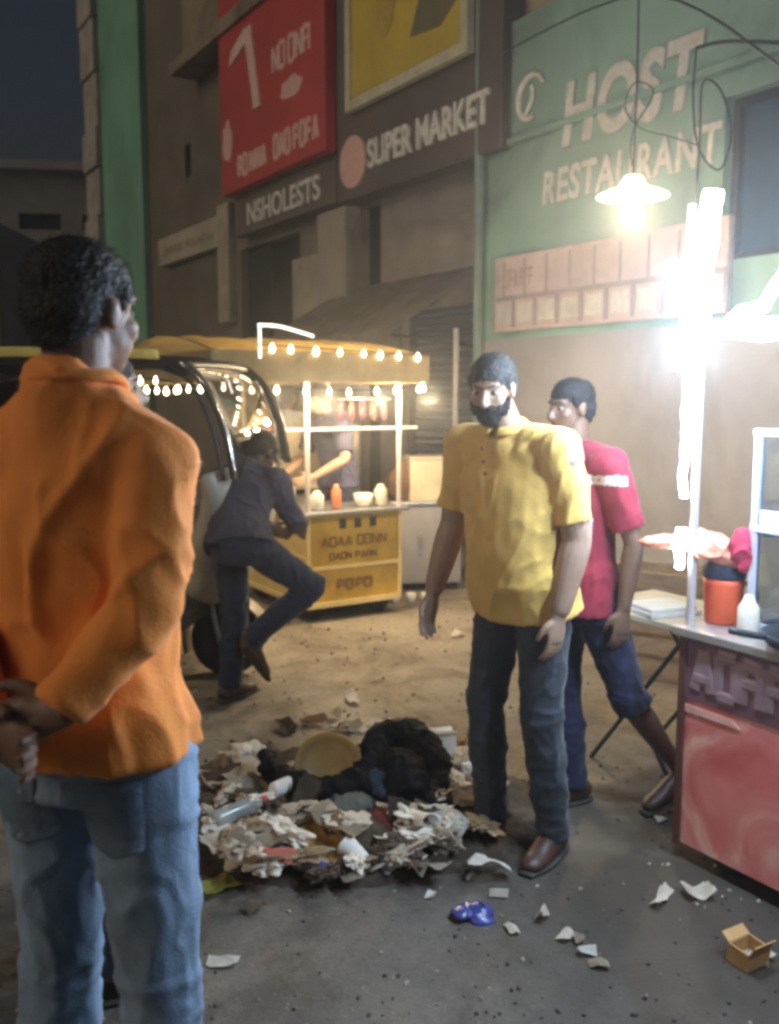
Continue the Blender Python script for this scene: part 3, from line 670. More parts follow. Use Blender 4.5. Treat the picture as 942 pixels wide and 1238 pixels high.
# pink and red bag tied on the post
bm = B(); ell(bm, (.03, 0, 0), (.07, .05, .045)); ell(bm, (.09, 0, -.03), (.06, .04, .035)); ell(bm, (-.09, .02, .01), (.1, .04, .022)); ell(bm, (0, 0, .03), (.03, .03, .03))
o = organic('plastic_bag', bm, mat('salmon_plastic', (.75, .3, .2), .35, .25, 9, .3, 30), None, .006, 2, cloth(.016, (12, 12, 9), 4)); o.location = ons(.02, .03, 1.06); o.rotation_euler = (0, 0, R(-10)); tag(o, 'crumpled salmon plastic bag tied round the left post of the red stall', 'bag')
bm = B(); ell(bm, (0, 0, 0), (.035, .03, .06)); ell(bm, (.01, 0, -.05), (.025, .025, .04))
o = organic('cloth_rag', bm, mat('crimson_cloth', (.4, .03, .07), .8, .25, 9, .3, 30), None, .006, 2, cloth(.012, (12, 12, 9), 9)); o.location = ons(.13, .1, 1.07); tag(o, 'crimson rag hanging beside the salmon bag on the stall', 'rag')
bm = B(); lathe(bm, [(.05, 0), (.12, .02), (.135, .055), (.13, .055), (.11, .028), (.05, .012)], n=32); tube(bm, [(-.13, 0, .045), (-.24, -.02, .07)], .01, n=8)
tag(obj('frying_pan', bm, mat('pan_black', (.03, .035, .045), .35), None, True, ons(.42, .04, SZ+.001)), 'black frying pan on the counter of the red stall', 'pan')
bm = B(); lathe(bm, [(.03, 0), (.07, .015), (.085, .06), (.08, .06), (.06, .018), (.02, .008)], n=32)
tag(obj('steel_bowl', bm, mat('shiny_steel', (.75, .75, .78), .15, .05, metal=1), None, True, ons(.42, .05, SZ+.06)), 'shiny steel bowl nested in the black frying pan', 'bowl')
bm = B(); lathe(bm, [(.03, 0), (.033, .01), (.033, .09), (.02, .11), (.012, .13)], n=18)
tag(obj('glass_bottle', bm, mat('pale_bottle', (.55, .52, .45), .2), None, True, ons(.2, .05, SZ+.001)), 'small pale bottle between the orange tub and the pan', 'bottle')

# ---- folding table behind red shirt
tp = at(805, 742, 3.75)
ft = thing('folding_table', 'small folding table with a cream top between the man in red and the stall', 'table', (tp.x+.02, 3.8, 0), FROT)
tz = tp.z
bm = B(); box(bm, -.3, .3, -.2, .25, tz-.015, tz+.01, bev=.004); obj('table_top', bm, mat('table_cream', (.66, .58, .44), .5, .12, 5, .1, dirt=.4), ft)
for y in (-.17, .22):
    for s in (-1, 1):
        bm = B(); tube(bm, [(s*.25, y+s*.012, tz-.016), (-s*.25, y+s*.012, .0)], .010, n=8, curve=False); obj('leg', bm, blackm, ft)
bm = B(); box(bm, -.12, .12, -.1, .1, 0, .018, bev=.003); box(bm, -.11, .1, -.09, .09, .0182, .034, bev=.003)
tag(obj('folded_paper', bm, mat('paper_white', (.7, .68, .62), .8, .1, 9, .1), None, False, (tp.x-.02, 3.74, tz+.011), (0, 0, R(20))), 'stack of folded pale paper on the folding table', 'paper')
# wooden stool-like crate beyond table
cr = thing('wooden_crate', 'low pale wooden crate on the ground beyond the folding table', 'crate', at(800, 690, 5.2)*1.0, R(-30)); cr.location.z = 0
bm = B()
for k in range(5):
    for (a, c, d_, e_) in ((-.25, .25, -.18, -.165), (-.25, .25, .165, .18)): box(bm, a, c, d_, e_, .02+k*.12, .11+k*.12)
    for (a, c) in ((-.265, -.2505), (.2505, .265)): box(bm, a, c, -.18, .18, .02+k*.12, .11+k*.12)
obj('slats', bm, mat('pale_wood', (.5, .36, .22), .8, .25, 6, .3, dirt=.4, stretch=(2, 2, 12)), cr)
for x in (-.24, .21):
    for y in (-.163, .133): bm = B(); box(bm, x, x+.03, y, y+.03, 0, .62); obj('corner_post', bm, MATS['pale_wood'], cr)

# ================================================================= AUTO RICKSHAW
ap = gr(272, 822)
ar = thing('auto_rickshaw', 'parked auto rickshaw with a dark canopy and pale front, left of the yellow food cart', 'auto rickshaw', (ap.x-.02, ap.y+.12, 0), R(-8))
blk = mat('black_canvas', (.028, .026, .03), .55, .3, 3, .3, 30)
cowlm = mat('cowl_beige', (.46, .42, .34), .4, .15, 3, .05, dirt=.4)
bod = mat('rickshaw_yellow', (.55, .38, .07), .4, .15, 3, .05, dirt=.4)
W = .58
def outline(y): return 0
# canopy: curved sheet over the top and down the back
prof = [(-2.0, .75), (-2.05, 1.2), (-1.98, 1.5), (-1.75, 1.68), (-1.2, 1.75), (-.6, 1.77), (-.12, 1.75), (.02, 1.68)]
bm = B(); rows = []
for i, (x, z) in enumerate(prof):
    rows.append([bm.verts.new((x, y*W*1.02, z-.07*abs(y)**3+(.012*math.sin(i*2)))) for y in [k/6-1 for k in range(13)]])
for a, c in zip(rows, rows[1:]):
    for k in range(12): bm.faces.new((a[k], a[k+1], c[k+1], c[k]))
bmesh.ops.solidify(bm, geom=bm.faces[:], thickness=.02)
obj('canopy', bm, blk, ar, True)
for s in (-1, 1): bm = B(); tube(bm, [(-1.9, s*W*1.04, 1.60), (-1.2, s*W*1.04, 1.735), (-.6, s*W*1.04, 1.75), (-.1, s*W*1.04, 1.735)], (.012, .012) if False else [(.016, .03)]*4, n=10); obj('roof_trim', bm, mat('roof_yellow', (.62, .46, .12), .5, .2, 4), ar, True)
# side curtain (near and far) at rear
for s in (-1, 1):
    bm = B(); prism(bm, [(-2.0, .75), (-1.0, .75), (-.95, 1.1), (-.98, 1.62), (-1.2, 1.67), (-1.75, 1.6), (-1.95, 1.45), (-2.02, 1.2)], s*W-.01, s*W+.01); obj('side_curtain', bm, blk, ar)
# windscreen frame, curved front pillars
wp = [(-.02, 1.70), (.1, 1.6), (.2, 1.38), (.245, 1.14)]
for s in (-1, 1):
    bm = B(); tube(bm, [(x, s*W*.93, z) for x, z in wp], .02, n=10); tube(bm, [(x-.055, s*W*.93, z-.01) for x, z in wp], .012, n=10); obj('front_pillar', bm, blackm, ar, True)
bm = B(); tube(bm, [(x+.012, -W*.96, z) for x, z in wp], .008, n=8); obj('chrome_edge', bm, mat('chrome', (.8, .8, .8), .12, .05, metal=1), ar, True)
bm = B(); tube(bm, [(.0, -W*.93, 1.69), (.03, 0, 1.7), (0, W*.93, 1.69)], .022, n=10); obj('screen_header', bm, blackm, ar, True)
bm = B(); rows = [[bm.verts.new((x-.01+.03*(1-(k/4-1)**2), (k/4-1)*W*.9, z)) for k in range(9)] for x, z in wp]
for a, c in zip(rows, rows[1:]):
    for k in range(8): bm.faces.new((a[k], a[k+1], c[k+1], c[k]))
bmesh.ops.solidify(bm, geom=bm.faces[:], thickness=.005)
obj('windscreen', bm, mat('screen_glass', (.7, .72, .73), .02, 0, bump=0, trans=1, spec=.1), ar, True)
# front cowl lofted
bm = B()
tube(bm, [(.10, 0, 1.16), (.13, 0, 1.05), (.10, 0, .9), (.03, 0, .75), (-.02, 0, .6), (-.1, 0, .48)], [(W*.95, .13), (W*.93, .15), (W*.78, .17), (W*.6, .18), (W*.45, .17), (W*.4, .12)], lat=(0, 1, 0), n=28)
obj('front_cowl', bm, cowlm, ar, True)
bm = B(); lathe(bm, [(.03, -.03), (.075, -.02), (.085, .02), (.08, .03), (.03, .035)], n=24, mt=Matrix.Translation((.2, -.28, .86)) @ Matrix.Rotation(R(78), 4, 'Y')); h = obj('headlight', bm, mat('headlamp_lens', (.7, .68, .6), .15, .05), ar, True)
bm = B(); box(bm, -.32, -.14, -W*.82, -W*.8, .62, .86, bev=.006); obj('number_plate', bm, mat('plate_cream', (.75, .66, .3), .5, .1), ar)
bm = B(); box(bm, -2.0, -.05, -W, W, .36, .44, bev=.01); obj('floor', bm, blackm, ar)
for s in (-1, 1):
    bm = B(); prism(bm, [(-2.0, .3), (-1.75, .3), (-1.7, .48), (-1.5, .58), (-1.3, .48), (-1.25, .3), (-.9, .3), (-.9, .74), (-2.0, .74)], s*(W+.005)-.012, s*(W+.005)+.012); obj('body_panel', bm, bod, ar)
bm = B(); box(bm, -1.85, -1.35, -.5, .5, .45, .72, bev=.03); box(bm, -1.9, -1.78, -.5, .5, .73, 1.2, bev=.03); obj('rear_seat', bm, mat('seat_vinyl', (.12, .05, .04), .5), ar)
bm = B(); box(bm, -.85, -.6, -.3, .3, .45, .78, bev=.03); obj('driver_seat', bm, MATS['seat_vinyl'], ar)
def wheel(par, x, y, r=.2, w=.05):
    mt = Matrix.Translation((x, y, r)) @ Matrix.Rotation(R(90), 4, 'X')
    bm = B(); lathe(bm, [(r*.62, -w), (r*.9, -w*1.05), (r, -w*.6), (r, w*.6), (r*.9, w*1.05), (r*.62, w)], n=32, mt=mt); wh = obj('wheel', bm, MATS['rubber'], par, True)
    bm = B(); lathe(bm, [(.02, -w*1.1), (r*.3, -w*.9), (r*.63, -w*.98), (r*.63, w*.98), (r*.3, w*.9), (.02, w*1.1)], n=24, mt=mt); obj('rim', bm, steel, wh, True)
wheel(ar, 0.02, 0); wheel(ar, -1.5, -.5); wheel(ar, -1.5, .5)
bm = B(); tube(bm, [(.0, -.08, .2), (-.06, -.085, .5)], .016, n=8, curve=False); tube(bm, [(.0, .08, .2), (-.06, .085, .5)], .016, n=8, curve=False); obj('front_fork', bm, steel, ar, True)
bm = B(); pts = [(.02+.24*math.cos(a), 0, .2+.24*math.sin(a)) for a in [R(200-k*20) for k in range(10)]]
tube(bm, pts, [(.075, .006)]*10, lat=(0, 1, 0), n=10); obj('mudguard', bm, cowlm, ar, True)
for s in (-1, 1):
    bm = B(); tube(bm, [(.06, s*(W*.95), 1.18), (.12, s*(W+.1), 1.2)], .007, n=6); ell(bm, (.13, s*(W+.16), 1.2), (.02, .075, .05)); obj('wing_mirror', bm, blackm, ar, True)
MATS['screen_glass'].node_tree.nodes['Principled BSDF'].inputs['IOR'].default_value = 1.12
arm_ = Matrix.Translation((ap.x, ap.y, 0)) @ Matrix.Rotation(R(-8), 4, 'Z')
aloc = ((ap.x-.02, ap.y+.12, 0), R(-8))
string_lights('white bulb string along the near roof edge of the auto rickshaw', [(-1.3, -W*1.1, 1.66), (-.7, -W*1.1, 1.63), (-.1, -W*1.1, 1.62), (.08, -W*1.02, 1.55)], 12, aloc, r=.011)

# ================================================================= PEOPLE
def strands(me, hd, Rm, n, ln, seed, down=.55):
    rnd = random.Random(seed); bm = B(); bm.from_mesh(me); bm.verts.ensure_lookup_table(); bm.normal_update()
    vs = [(v.co.copy(), v.normal.copy()) for v in bm.verts]
    up = (Rm @ Vector((0, 0, 1))).normalized()
    for k in range(n):
        p, nn = rnd.choice(vs); p = p+Vector((rnd.uniform(-.003, .003), rnd.uniform(-.003, .003), rnd.uniform(-.003, .003)))
        d = (nn*.7-up*down+Vector((rnd.uniform(-.5, .5), rnd.uniform(-.5, .5), rnd.uniform(-.4, .4)))).normalized()
        sd = d.cross(nn+Vector((.01, .02, .03))).normalized()*.0011; q = p-nn*.003
        bm.faces.new([bm.verts.new(q-sd), bm.verts.new(q+sd), bm.verts.new(q+d*ln*rnd.uniform(.5, 1.2))])
    bm.to_mesh(me); bm.free()
def patch(par, nm, m, x0, x1, z0, z1, side=-1, lift=.003, nx=6, nz=6, point=0):
    from mathutils.bvhtree import BVHTree
    bv = BVHTree.FromPolygons([v.co for v in par.data.vertices], [list(p_.vertices) for p_ in par.data.polygons])
    bm = B(); g = []
    for i in range(nx+1):
        row = []
        for k in range(nz+1):
            x = x0+(x1-x0)*i/nx; z = z0+(z1-z0)*k/nz-(point*(1-abs(2*i/nx-1)) if k == 0 else 0)
            h_ = bv.ray_cast(Vector((x, side*.6, z)), Vector((0, -side, 0)))
            y = h_[0].y if h_[0] is not None else 0
            row.append(bm.verts.new((x, y+side*lift, z)))
        g.append(row)
    for i in range(nx):
        for k in range(nz): bm.faces.new((g[i][k], g[i+1][k], g[i+1][k+1], g[i][k+1]))
    bmesh.ops.solidify(bm, geom=bm.faces[:], thickness=.004)
    return obj(nm, bm, m, par, True)
skinm = lambda n, c: mat(n, c, .5, .12, 14, .08, 120, spec=.4)
def bp(bm, c, r, rot=None): ell(bm, c, r, rot)
def hand_shapes(bm, w, d, nrm, thumb, curl=.5, s=1.0):
    w = Vector(w); d = Vector(d).normalized(); nrm = (Vector(nrm)-d*Vector(nrm).dot(d)).normalized(); sd = (Vector(thumb)-d*Vector(thumb).dot(d)); sd = (sd-nrm*sd.dot(nrm)).normalized()
    tube(bm, [w-d*.02*s, w+d*.02*s, w+d*.055*s, w+d*.092*s], [(.027*s, .021*s), (.032*s, .02*s), (.041*s, .017*s), (.039*s, .013*s)], lat=sd, n=14)
    for k, (o_, l) in enumerate(((.028, .078), (.0095, .086), (-.0095, .08), (-.028, .064))):
        p = w+d*.085*s+sd*o_*s; dd = (d+sd*o_*2.2).normalized(); pts = [p-d*.02*s, p]
        ang = 0
        for f_, c_ in ((.42, .45), (.32, 1.0), (.26, .8)):
            ang += curl*c_
            pts.append(pts[-1]+(dd*math.cos(ang)+nrm*math.sin(ang))*l*s*f_)
        tube(bm, pts, [.0095*s, .0098*s, .009*s, .0083*s, .0065*s], n=10, sub=3)
    t0 = w+d*.022*s+sd*.026*s
    tube(bm, [t0-sd*.012*s, t0+sd*.016*s+d*.018*s+nrm*.008*s, t0+sd*.028*s+d*.045*s+nrm*.018*s, t0+sd*.03*s+d*.068*s+nrm*.03*s], [.016*s, .0135*s, .0105*s, .0075*s], n=10, sub=3)
def head_shapes(bm, c, Rm, s=1.0):
    def P(x, y, z): return Vector(c)+Rm @ (Vector((x, y, z))*s)
    E = lambda p, r: ell(bm, P(*p), [q*s for q in r], Rm)
    E((0, -.015, .025), (.074, .093, .088)); E((0, .03, -.03), (.058, .062, .075)); E((0, .048, -.078), (.033, .035, .03)); E((0, .01, -.06), (.052, .06, .045))
    E((.035, .05, -.02), (.026, .03, .025)); E((-.035, .05, -.02), (.026, .03, .025))
    E((0, .062, .032), (.052, .026, .014))
    tube(bm, [P(0, .075, .02), P(0, .092, -.005), P(0, .104, -.024), P(0, .088, -.034)], [.009*s, .011*s, .0145*s, .010*s], n=10)
    E((.013, .088, -.03), (.008, .01, .007)); E((-.013, .088, -.03), (.008, .01, .007))
    E((0, .082, -.052), (.024, .012, .006)); E((0, .08, -.062), (.021, .012, .007))
    for k in (-1, 1):
        E((k*.073, -.008, -.008), (.008, .018, .028)); E((k*.078, -.013, .004), (.005, .012, .016))
def make_person(name_label, loc, rz, P, skin, hair_col=(.012, .01, .01), shirt=None, trousers=None, shoes=None, beard=False, s=1.0, vox=.006, sleeve='long', collar=True, hair='short', seed=0, cat_='person', leg_r_bare=False, wd=1, am=1, arms=1):
    root = thing('person', name_label, cat_, loc, rz); root.scale = (s, s, s)
    D = dict(pelvis=(0, 0, .95), waist=(0, 0, 1.08), chest=(0, .0, 1.28), neck=(0, -.015, 1.47), head=(0, .02, 1.63), head_yaw=0, head_pitch=0, head_roll=0,
             shr=(.18, -.01, 1.42), elr=(.22, -.03, 1.13), wrr=(.22, .04, .89), hdr=(0, .1, -1), shl=(-.18, -.01, 1.42), ell_=(-.22, -.03, 1.13), wrl=(-.22, .04, .89), hdl=(0, .1, -1),
             hpr=(.09, 0, .93), knr=(.1, .03, .5), anr=(.1, -.02, .09), tor=(.03, 1, 0), hpl=(-.09, 0, .93), knl=(-.1, .03, .5), anl=(-.1, -.02, .09), tol=(-.03, 1, 0),
             lat=(1, 0, 0), nr=(-1, 0, 0), nl=(1, 0, 0), tr=(0, 1, 0), tl=(0, 1, 0), curlr=.35, curll=.35, belly=.0, hem=.9)
    D.update(P)
    V = {k: (Vector(v) if isinstance(v, tuple) else v) for k, v in D.items()}
    lat = V['lat']; Rm = Euler((R(V['head_pitch']), R(V['head_roll']), R(V['head_yaw'])), 'XYZ').to_matrix()*.92
    # ---- continuous body
    bm = B()
    tube(bm, [V['pelvis']-Vector((0, 0, .06)), V['pelvis'], V['waist'], V['chest'], V['chest'].lerp(V['neck'], .6), V['neck']], [(.13, .09), (.15, .10), (.13, .092), (.15, .105), (.13, .085), (.06, .06)], lat=lat)
    tube(bm, [V['neck']-(V['head']-V['neck'])*.3, V['neck'], V['head']+Rm @ Vector((0, -.02, -.04))], [.062, .056, .053], n=16)
    for a in ('r', 'l'):
        sh = V['sh'+a]; el = V['elr'] if a == 'r' else V['ell_']; wr = V['wr'+a]
        sgn = 1 if a == 'r' else -1
        tube(bm, [V['neck']-Vector((0, 0, .04)), sh, sh.lerp(el, .3), el], [.05, .052*am, .048*am, .037*am], n=14)
        tube(bm, [sh.lerp(el, .8), el, el.lerp(wr, .3), wr.lerp(el, .1), wr], [.038*am, .037*am, .039*am, .028*am, .025], n=14)
        hand_shapes(bm, wr, V['hd'+a], V['n'+a], V['t'+a], V['curl'+a])
        hp, kn, an = V['hp'+a], V['kn'+a], V['an'+a]
        tube(bm, [hp+Vector((0, 0, .03)), hp.lerp(kn, .3), kn], [.078, .073, .05], n=14)
        tube(bm, [kn.lerp(hp, .1), kn, kn.lerp(an, .3), kn.lerp(an, .85), an], [.05, .049, .053, .032, .034], n=14)
        to = V['to'+a].normalized()
        tube(bm, [an-Vector((0, 0, .04))-to*.05, an-Vector((0, 0, .045))+to*.05, an-Vector((0, 0, .06))+to*.15], [(.03, .04), (.038, .03), (.03, .015)], lat=to.cross(Vector((0, 0, 1))), n=12)
    head_shapes(bm, V['head'], Rm)
    eyes = [V['head']+Rm @ Vector((k*.031, .078, .006)) for k in (-1, 1)]
    def post(me):
        for v in me.vertices:
            for e_ in eyes:
                d = (v.co-e_).length
                if d < .018: v.co += (Rm @ Vector((0, -1, 0)))*.005*(1-(d/.018)**2)
    organic('body', bm, skinm('skin_%s' % seed, skin), root, vox, 3, None, post)
    for e_ in eyes:
        bm = B(); ell(bm, e_+Rm @ Vector((0, -.012, 0)), (.0105, .0105, .0105), Rm); ell(bm, e_+Rm @ Vector((0, -.0055, 0)), (.005, .005, .005), Rm, mi=1)
        obj('eye', bm, [mat('eye_white', (.2, .17, .15), .9, .05, spec=.05), mat('eye_dark', (.02, .015, .01), .6)], root, True)
    hm = mat('hair_%s' % seed, hair_col, .55, .5, 60, .8, 150, stretch=(1, 1, 1))
    bm = B()
    for k in (-1, 1): tube(bm, [V['head']+Rm @ Vector((k*.016, .083, .028)), V['head']+Rm @ Vector((k*.033, .079, .034)), V['head']+Rm @ Vector((k*.048, .066, .030))], .0025, n=8)
    obj('eyebrows', bm, mat('brow', (.015, .012, .01), .8), root, True)
    bm = B()
    def HP(x, y, z): return V['head']+Rm @ Vector((x, y, z))
    ell(bm, HP(0, -.022, .044), (.078, .096, .082), Rm); ell(bm, HP(0, -.052, .005), (.074, .062, .074), Rm); ell(bm, HP(0, -.066, -.04), (.05, .03, .035), Rm)
    for k in (-1, 1): tube(bm, [HP(k*.068, .02, .05), HP(k*.07, .016, .02), HP(k*.071, .014, .0)], [.012, .008, .004], n=8)
    ho = organic('hair', bm, hm, root, .005, 3, lambda v: .003*noise.noise(v*30)+.0045*noise.noise(v*120)+.002)
    if vox < .007: strands(ho.data, V['head'], Rm, 5200, .012, seed)
    if beard:
        bm = B()
        for (a, c_) in (((0, .052, -.078), (.046, .048, .042)), ((0, .035, -.055), (.064, .06, .038)), ((0, .082, -.044), (.034, .02, .015))): ell(bm, HP(*a), c_, Rm)
        for k in (-1, 1): tube(bm, [HP(k*.068, .016, -.02), HP(k*.062, .03, -.045), HP(k*.045, .05, -.075)], [.005, .014, .018], n=8)
        bo = organic('beard', bm, mat('beard_black', (.02, .017, .016), .85, .4, 60, .8, 150), root, .005, 3, lambda v: .004*noise.noise(v*70))
        strands(bo.data, V['head'], Rm, 2500, .010, seed)
    # ---- shirt
    if shirt:
        bm = B(); bl = V['belly']; fw = Vector((0, 1, 0))
        hem = V['pelvis'].lerp(V['waist'], (V['hem']-.95)/.13) if V['hem'] >= .95 else V['pelvis']+(V['hem']-.95)*(V['waist']-V['pelvis']).normalized()
        tube(bm, [hem, V['pelvis'].lerp(V['waist'], .4)+fw*bl*.5, V['waist']+fw*bl, V['chest']+fw*bl*.3, V['chest'].lerp(V['neck'], .55), V['neck']-Vector((0, 0, .0)), V['neck']+(V['head']-V['neck'])*.12],
             [(.198*wd, .148), (.188*wd, .138+bl*.5), (.165*wd, .118+bl*.8), (.182*wd, .128+bl*.3), (.160*wd, .105), (.085, .08), (.065, .062)], lat=lat, n=24)
        for a in ('r', 'l'):
            sh = V['sh'+a]; el = V['elr'] if a == 'r' else V['ell_']; wr = V['wr'+a]
            nk = V['neck']
            tube(bm, [nk-Vector((0, 0, .02)), nk.lerp(sh, .5)+Vector((0, 0, -.004)), sh+(sh-nk)*.02], [.058, .066, .072], n=14)
            ell(bm, sh, (.075*arms, .075*arms, .075*arms)); ell(bm, nk.lerp(sh, .5)-Vector((0, 0, .05)), (.09, .085, .08))
            if sleeve == 'long': ell(bm, el, (.057*arms, .057*arms, .057*arms))
            if sleeve == 'long':
                tube(bm, [sh, sh.lerp(el, .25), sh.lerp(el, .7), el], [.073*arms, .07*arms, .062*arms, .056*arms], n=14)
                tube(bm, [sh.lerp(el, .85), el, el.lerp(wr, .4), el.lerp(wr, .88), el.lerp(wr, .98)], [.054*arms, .056*arms, .053*arms, .042, .038], n=14)
            else:
                tube(bm, [sh, sh.lerp(el, .25), sh.lerp(el, .6), sh.lerp(el, .82)], [.073, .072, .068, .067], n=14)
        so = organic('shirt', bm, shirt, root, .008, 6, cloth(.014 if sleeve == 'long' else .009, (6, 6, 3.2), seed))
        if collar:
            bm = B(); c_ = V['neck']+(V['head']-V['neck'])*.13
            pts = [c_+Vector((.068*math.cos(a), .064*math.sin(a), .012-.022*max(0, math.sin(a)))) for a in [R(100+k*20) for k in range(18)]]
            tube(bm, pts, [(.010, .02)]*18, lat=(0, 0, 1) if False else None, n=8, sub=2); obj('collar', bm, shirt, so, True)
            bm = B()
            for q in (0, 1, 2): ell(bm, V['neck'].lerp(V['chest'], .22+.22*q)+Vector((0, .125+bl*.3, 0)), (.006, .004, .006))
            if sleeve != 'long': obj('buttons', bm, mat('button_dark', (.05, .03, .02), .4), so, True)
            else: bm.free()
    if trousers:
        bm = B()
        tube(bm, [V['pelvis']-Vector((0, .005, .09)), V['pelvis'], V['pelvis'].lerp(V['waist'], .55)], [(.155*wd, .115), (.168*wd, .122), (.155*wd, .112)], lat=lat, n=24)
        for a in ('r', 'l'):
            hp, kn, an = V['hp'+a], V['kn'+a], V['an'+a]
            tube(bm, [hp+Vector((0, 0, .03)), hp.lerp(kn, .2), hp.lerp(kn, .6), kn], [(.093), (.092), .08, .068], n=16)
            if not (leg_r_bare and a == 'l'):
                tube(bm, [kn.lerp(hp, .12), kn, kn.lerp(an, .35), kn.lerp(an, .8), an-Vector((0, 0, .02))], [.07, .068, .067, .06, .062], n=16)
            else: tube(bm, [kn.lerp(hp, .1), kn, kn.lerp(an, .12)], [.072, .072, .074], n=16)
        organic('trousers', bm, trousers, root, .008, 6, lambda v: cloth(.0065, (9, 9, 6), seed+3, .5)(v)+(.006*ridged(v, (3, 3, 16), seed) if v.z < .55 or .8 < v.z < .95 else 0))
    if shoes:
        for a in ('r', 'l'):
            an = V['an'+a]; to = V['to'+a].normalized(); z = Vector((0, 0, 1)); base = an-z*.09
            sd = to.cross(z)
            bm = B()
            tube(bm, [base+z*.035-to*.075, base+z*.045-to*.05, base+z*.05+to*.03, base+z*.036+to*.11, base+z*.03+to*.17, base+z*.025+to*.195], [(.02, .025), (.036, .045), (.041, .05), (.045, .034), (.038, .026), (.018, .016)], lat=sd, n=16)
            tube(bm, [base+z*.05-to*.02, an+z*.03-to*.01], [.044, .042], n=14, curve=False)
            sh_ = organic('shoe', bm, shoes, root, .006, 3)
            bm = B(); tube(bm, [base+z*.010-to*.085, base+z*.01-to*.04, base+z*.01+to*.1, base+z*.01+to*.205], [(.024, .01), (.042, .011), (.05, .011), (.026, .01)], lat=sd, n=16); obj('sole', bm, mat('sole_dark', (.05, .045, .04), .7), sh_, True)
    return root
den = lambda n, c, v=.25: mat(n, c, .85, v, 6, .25, 180, sheen=.2)
jean = mat('pale_denim', (.22, .31, .43), .85, .45, 4, .3, 200, sheen=.1, dirt=.25, stretch=(1, 1, .6))
# man in orange, hands clasped behind his back
orange = mat('orange_cotton', (.93, .29, .045), .8, .12, 5, .2, 160, sheen=.15)
make_person('man in orange shirt and pale blue jeans with hands clasped behind his back', (-.51, 1.58, 0), R(-20),
    dict(shr=(.148, -.02, 1.405), elr=(.178, -.08, 1.2), wrr=(.085, -.185, 1.06), hdr=(-1, -.05, -.35), nr=(0, -1, .2), tr=(0, .2, 1),
         shl=(-.148, -.02, 1.405), ell_=(-.205, -.10, 1.18), wrl=(-.05, -.19, 1.01), hdl=(1, -.2, -.05), nl=(0, -1, 0), tl=(0, .1, 1), curlr=.75, curll=.6,
         head_yaw=-10, head_pitch=-5, head=(.012, .01, 1.648), neck=(0, -.015, 1.52), hem=.935, anr=(.115, -.02, .09), knr=(.105, .02, .5), anl=(-.115, -.02, .09), knl=(-.105, .02, .5), hpr=(.085, 0, .93), hpl=(-.085, 0, .93)),
    (.20, .12, .085), shirt=orange, trousers=jean, shoes=mat('shoe_grey', (.1, .1, .1), .6), s=1.02, vox=.005, seed=1, wd=.9, arms=.92, am=.78)
jt = [c for c in bpy.data.objects if c.name.startswith('trousers')][0]
seam = mat('denim_seam', (.13, .2, .3), .9)
for x_ in (-.145, .025): patch(jt, 'back_pocket', jean, x_, x_+.12, .80, .915, -1, .004, point=.02)

# man standing beyond him, mostly hidden
p = gr(150, 1192)
make_person('man in a dark maroon shirt and navy trousers, mostly hidden behind the man in orange', (p.x-.02, p.y+.05, 0), R(-62),
    dict(head_yaw=0, shl=(-.17, 0, 1.4)), (.30, .19, .13), shirt=mat('dark_maroon_cotton', (.085, .022, .015), .8, .2, 5, .2, 160), trousers=den('navy_trousers', (.016, .024, .06)), shoes=mat('shoe_black', (.02, .018, .018), .4), s=.955, vox=.008, sleeve='short', seed=2)
# man in yellow
p = gr(628, 1020)
yel = mat('yellow_cotton', (.72, .47, .12), .8, .12, 5, .2, 160, sheen=.15)
make_person('bearded man in yellow polo shirt and dark jeans standing beside the rubbish heap', (p.x, p.y, 0), R(130),
    dict(head_yaw=24, head_pitch=-16, head=(.01, .16, 1.62), neck=(0, .085, 1.47), chest=(0, .055, 1.28), waist=(0, .02, 1.08), belly=.035, hem=.865,
         shr=(.195, .09, 1.43), elr=(.25, .10, 1.15), wrr=(.27, .18, .90), hdr=(.1, .2, -1), shl=(-.19, .06, 1.43), ell_=(-.235, .01, 1.14), wrl=(-.215, .07, .89), hdl=(.05, .1, -1),
         anr=(.12, .02, .09), knr=(.12, .06, .5), anl=(-.13, -.03, .09), knl=(-.12, .03, .5), tor=(.25, 1, 0), tol=(-.25, 1, 0)),
    (.34, .22, .155), hair_col=(.05, .047, .047), shirt=yel, trousers=den('dark_denim', (.028, .034, .045)), shoes=mat('shoe_brown', (.06, .03, .02), .45), beard=True, am=1.3, wd=1.12, s=.965, vox=.005, sleeve='short', seed=3)
# man in red
p = gr(728, 1000)
red = mat('crimson_cotton', (.22, .013, .03), .8, .15, 5, .2, 160, sheen=.1)
rm = make_person('man in crimson T shirt and rolled navy trousers walking behind the man in yellow', (p.x-.09, p.y+.12, 0), R(112),
    dict(head_yaw=6, head_pitch=-6, head=(0, .05, 1.62), chest=(0, .02, 1.28), neck=(0, .02, 1.465), hem=.84,
         shr=(.185, .02, 1.41), elr=(.22, .05, 1.13), wrr=(.2, .16, .92), shl=(-.185, -.01, 1.41), ell_=(-.235, -.09, 1.13), wrl=(-.225, -.06, .88),
         knr=(.09, -.01, .5), anr=(.08, -.06, .09), knl=(-.12, -.17, .5), anl=(-.12, -.44, .15), tol=(-.1, 1, -.3), hpl=(-.09, -.02, .93)),
    (.15, .085, .055), shirt=red, trousers=den('navy_cotton', (.016, .018, .055)), shoes=MATS['shoe_brown'], s=.925, vox=.006, sleeve='short', seed=4, leg_r_bare=True, collar=False)
from mathutils.bvhtree import BVHTree
shirt_o = [c for c in bpy.data.objects if c.parent == rm and c.name.startswith('shirt')][0]
bv = BVHTree.FromPolygons([v.co for v in shirt_o.data.vertices], [list(p_.vertices) for p_ in shirt_o.data.polygons])
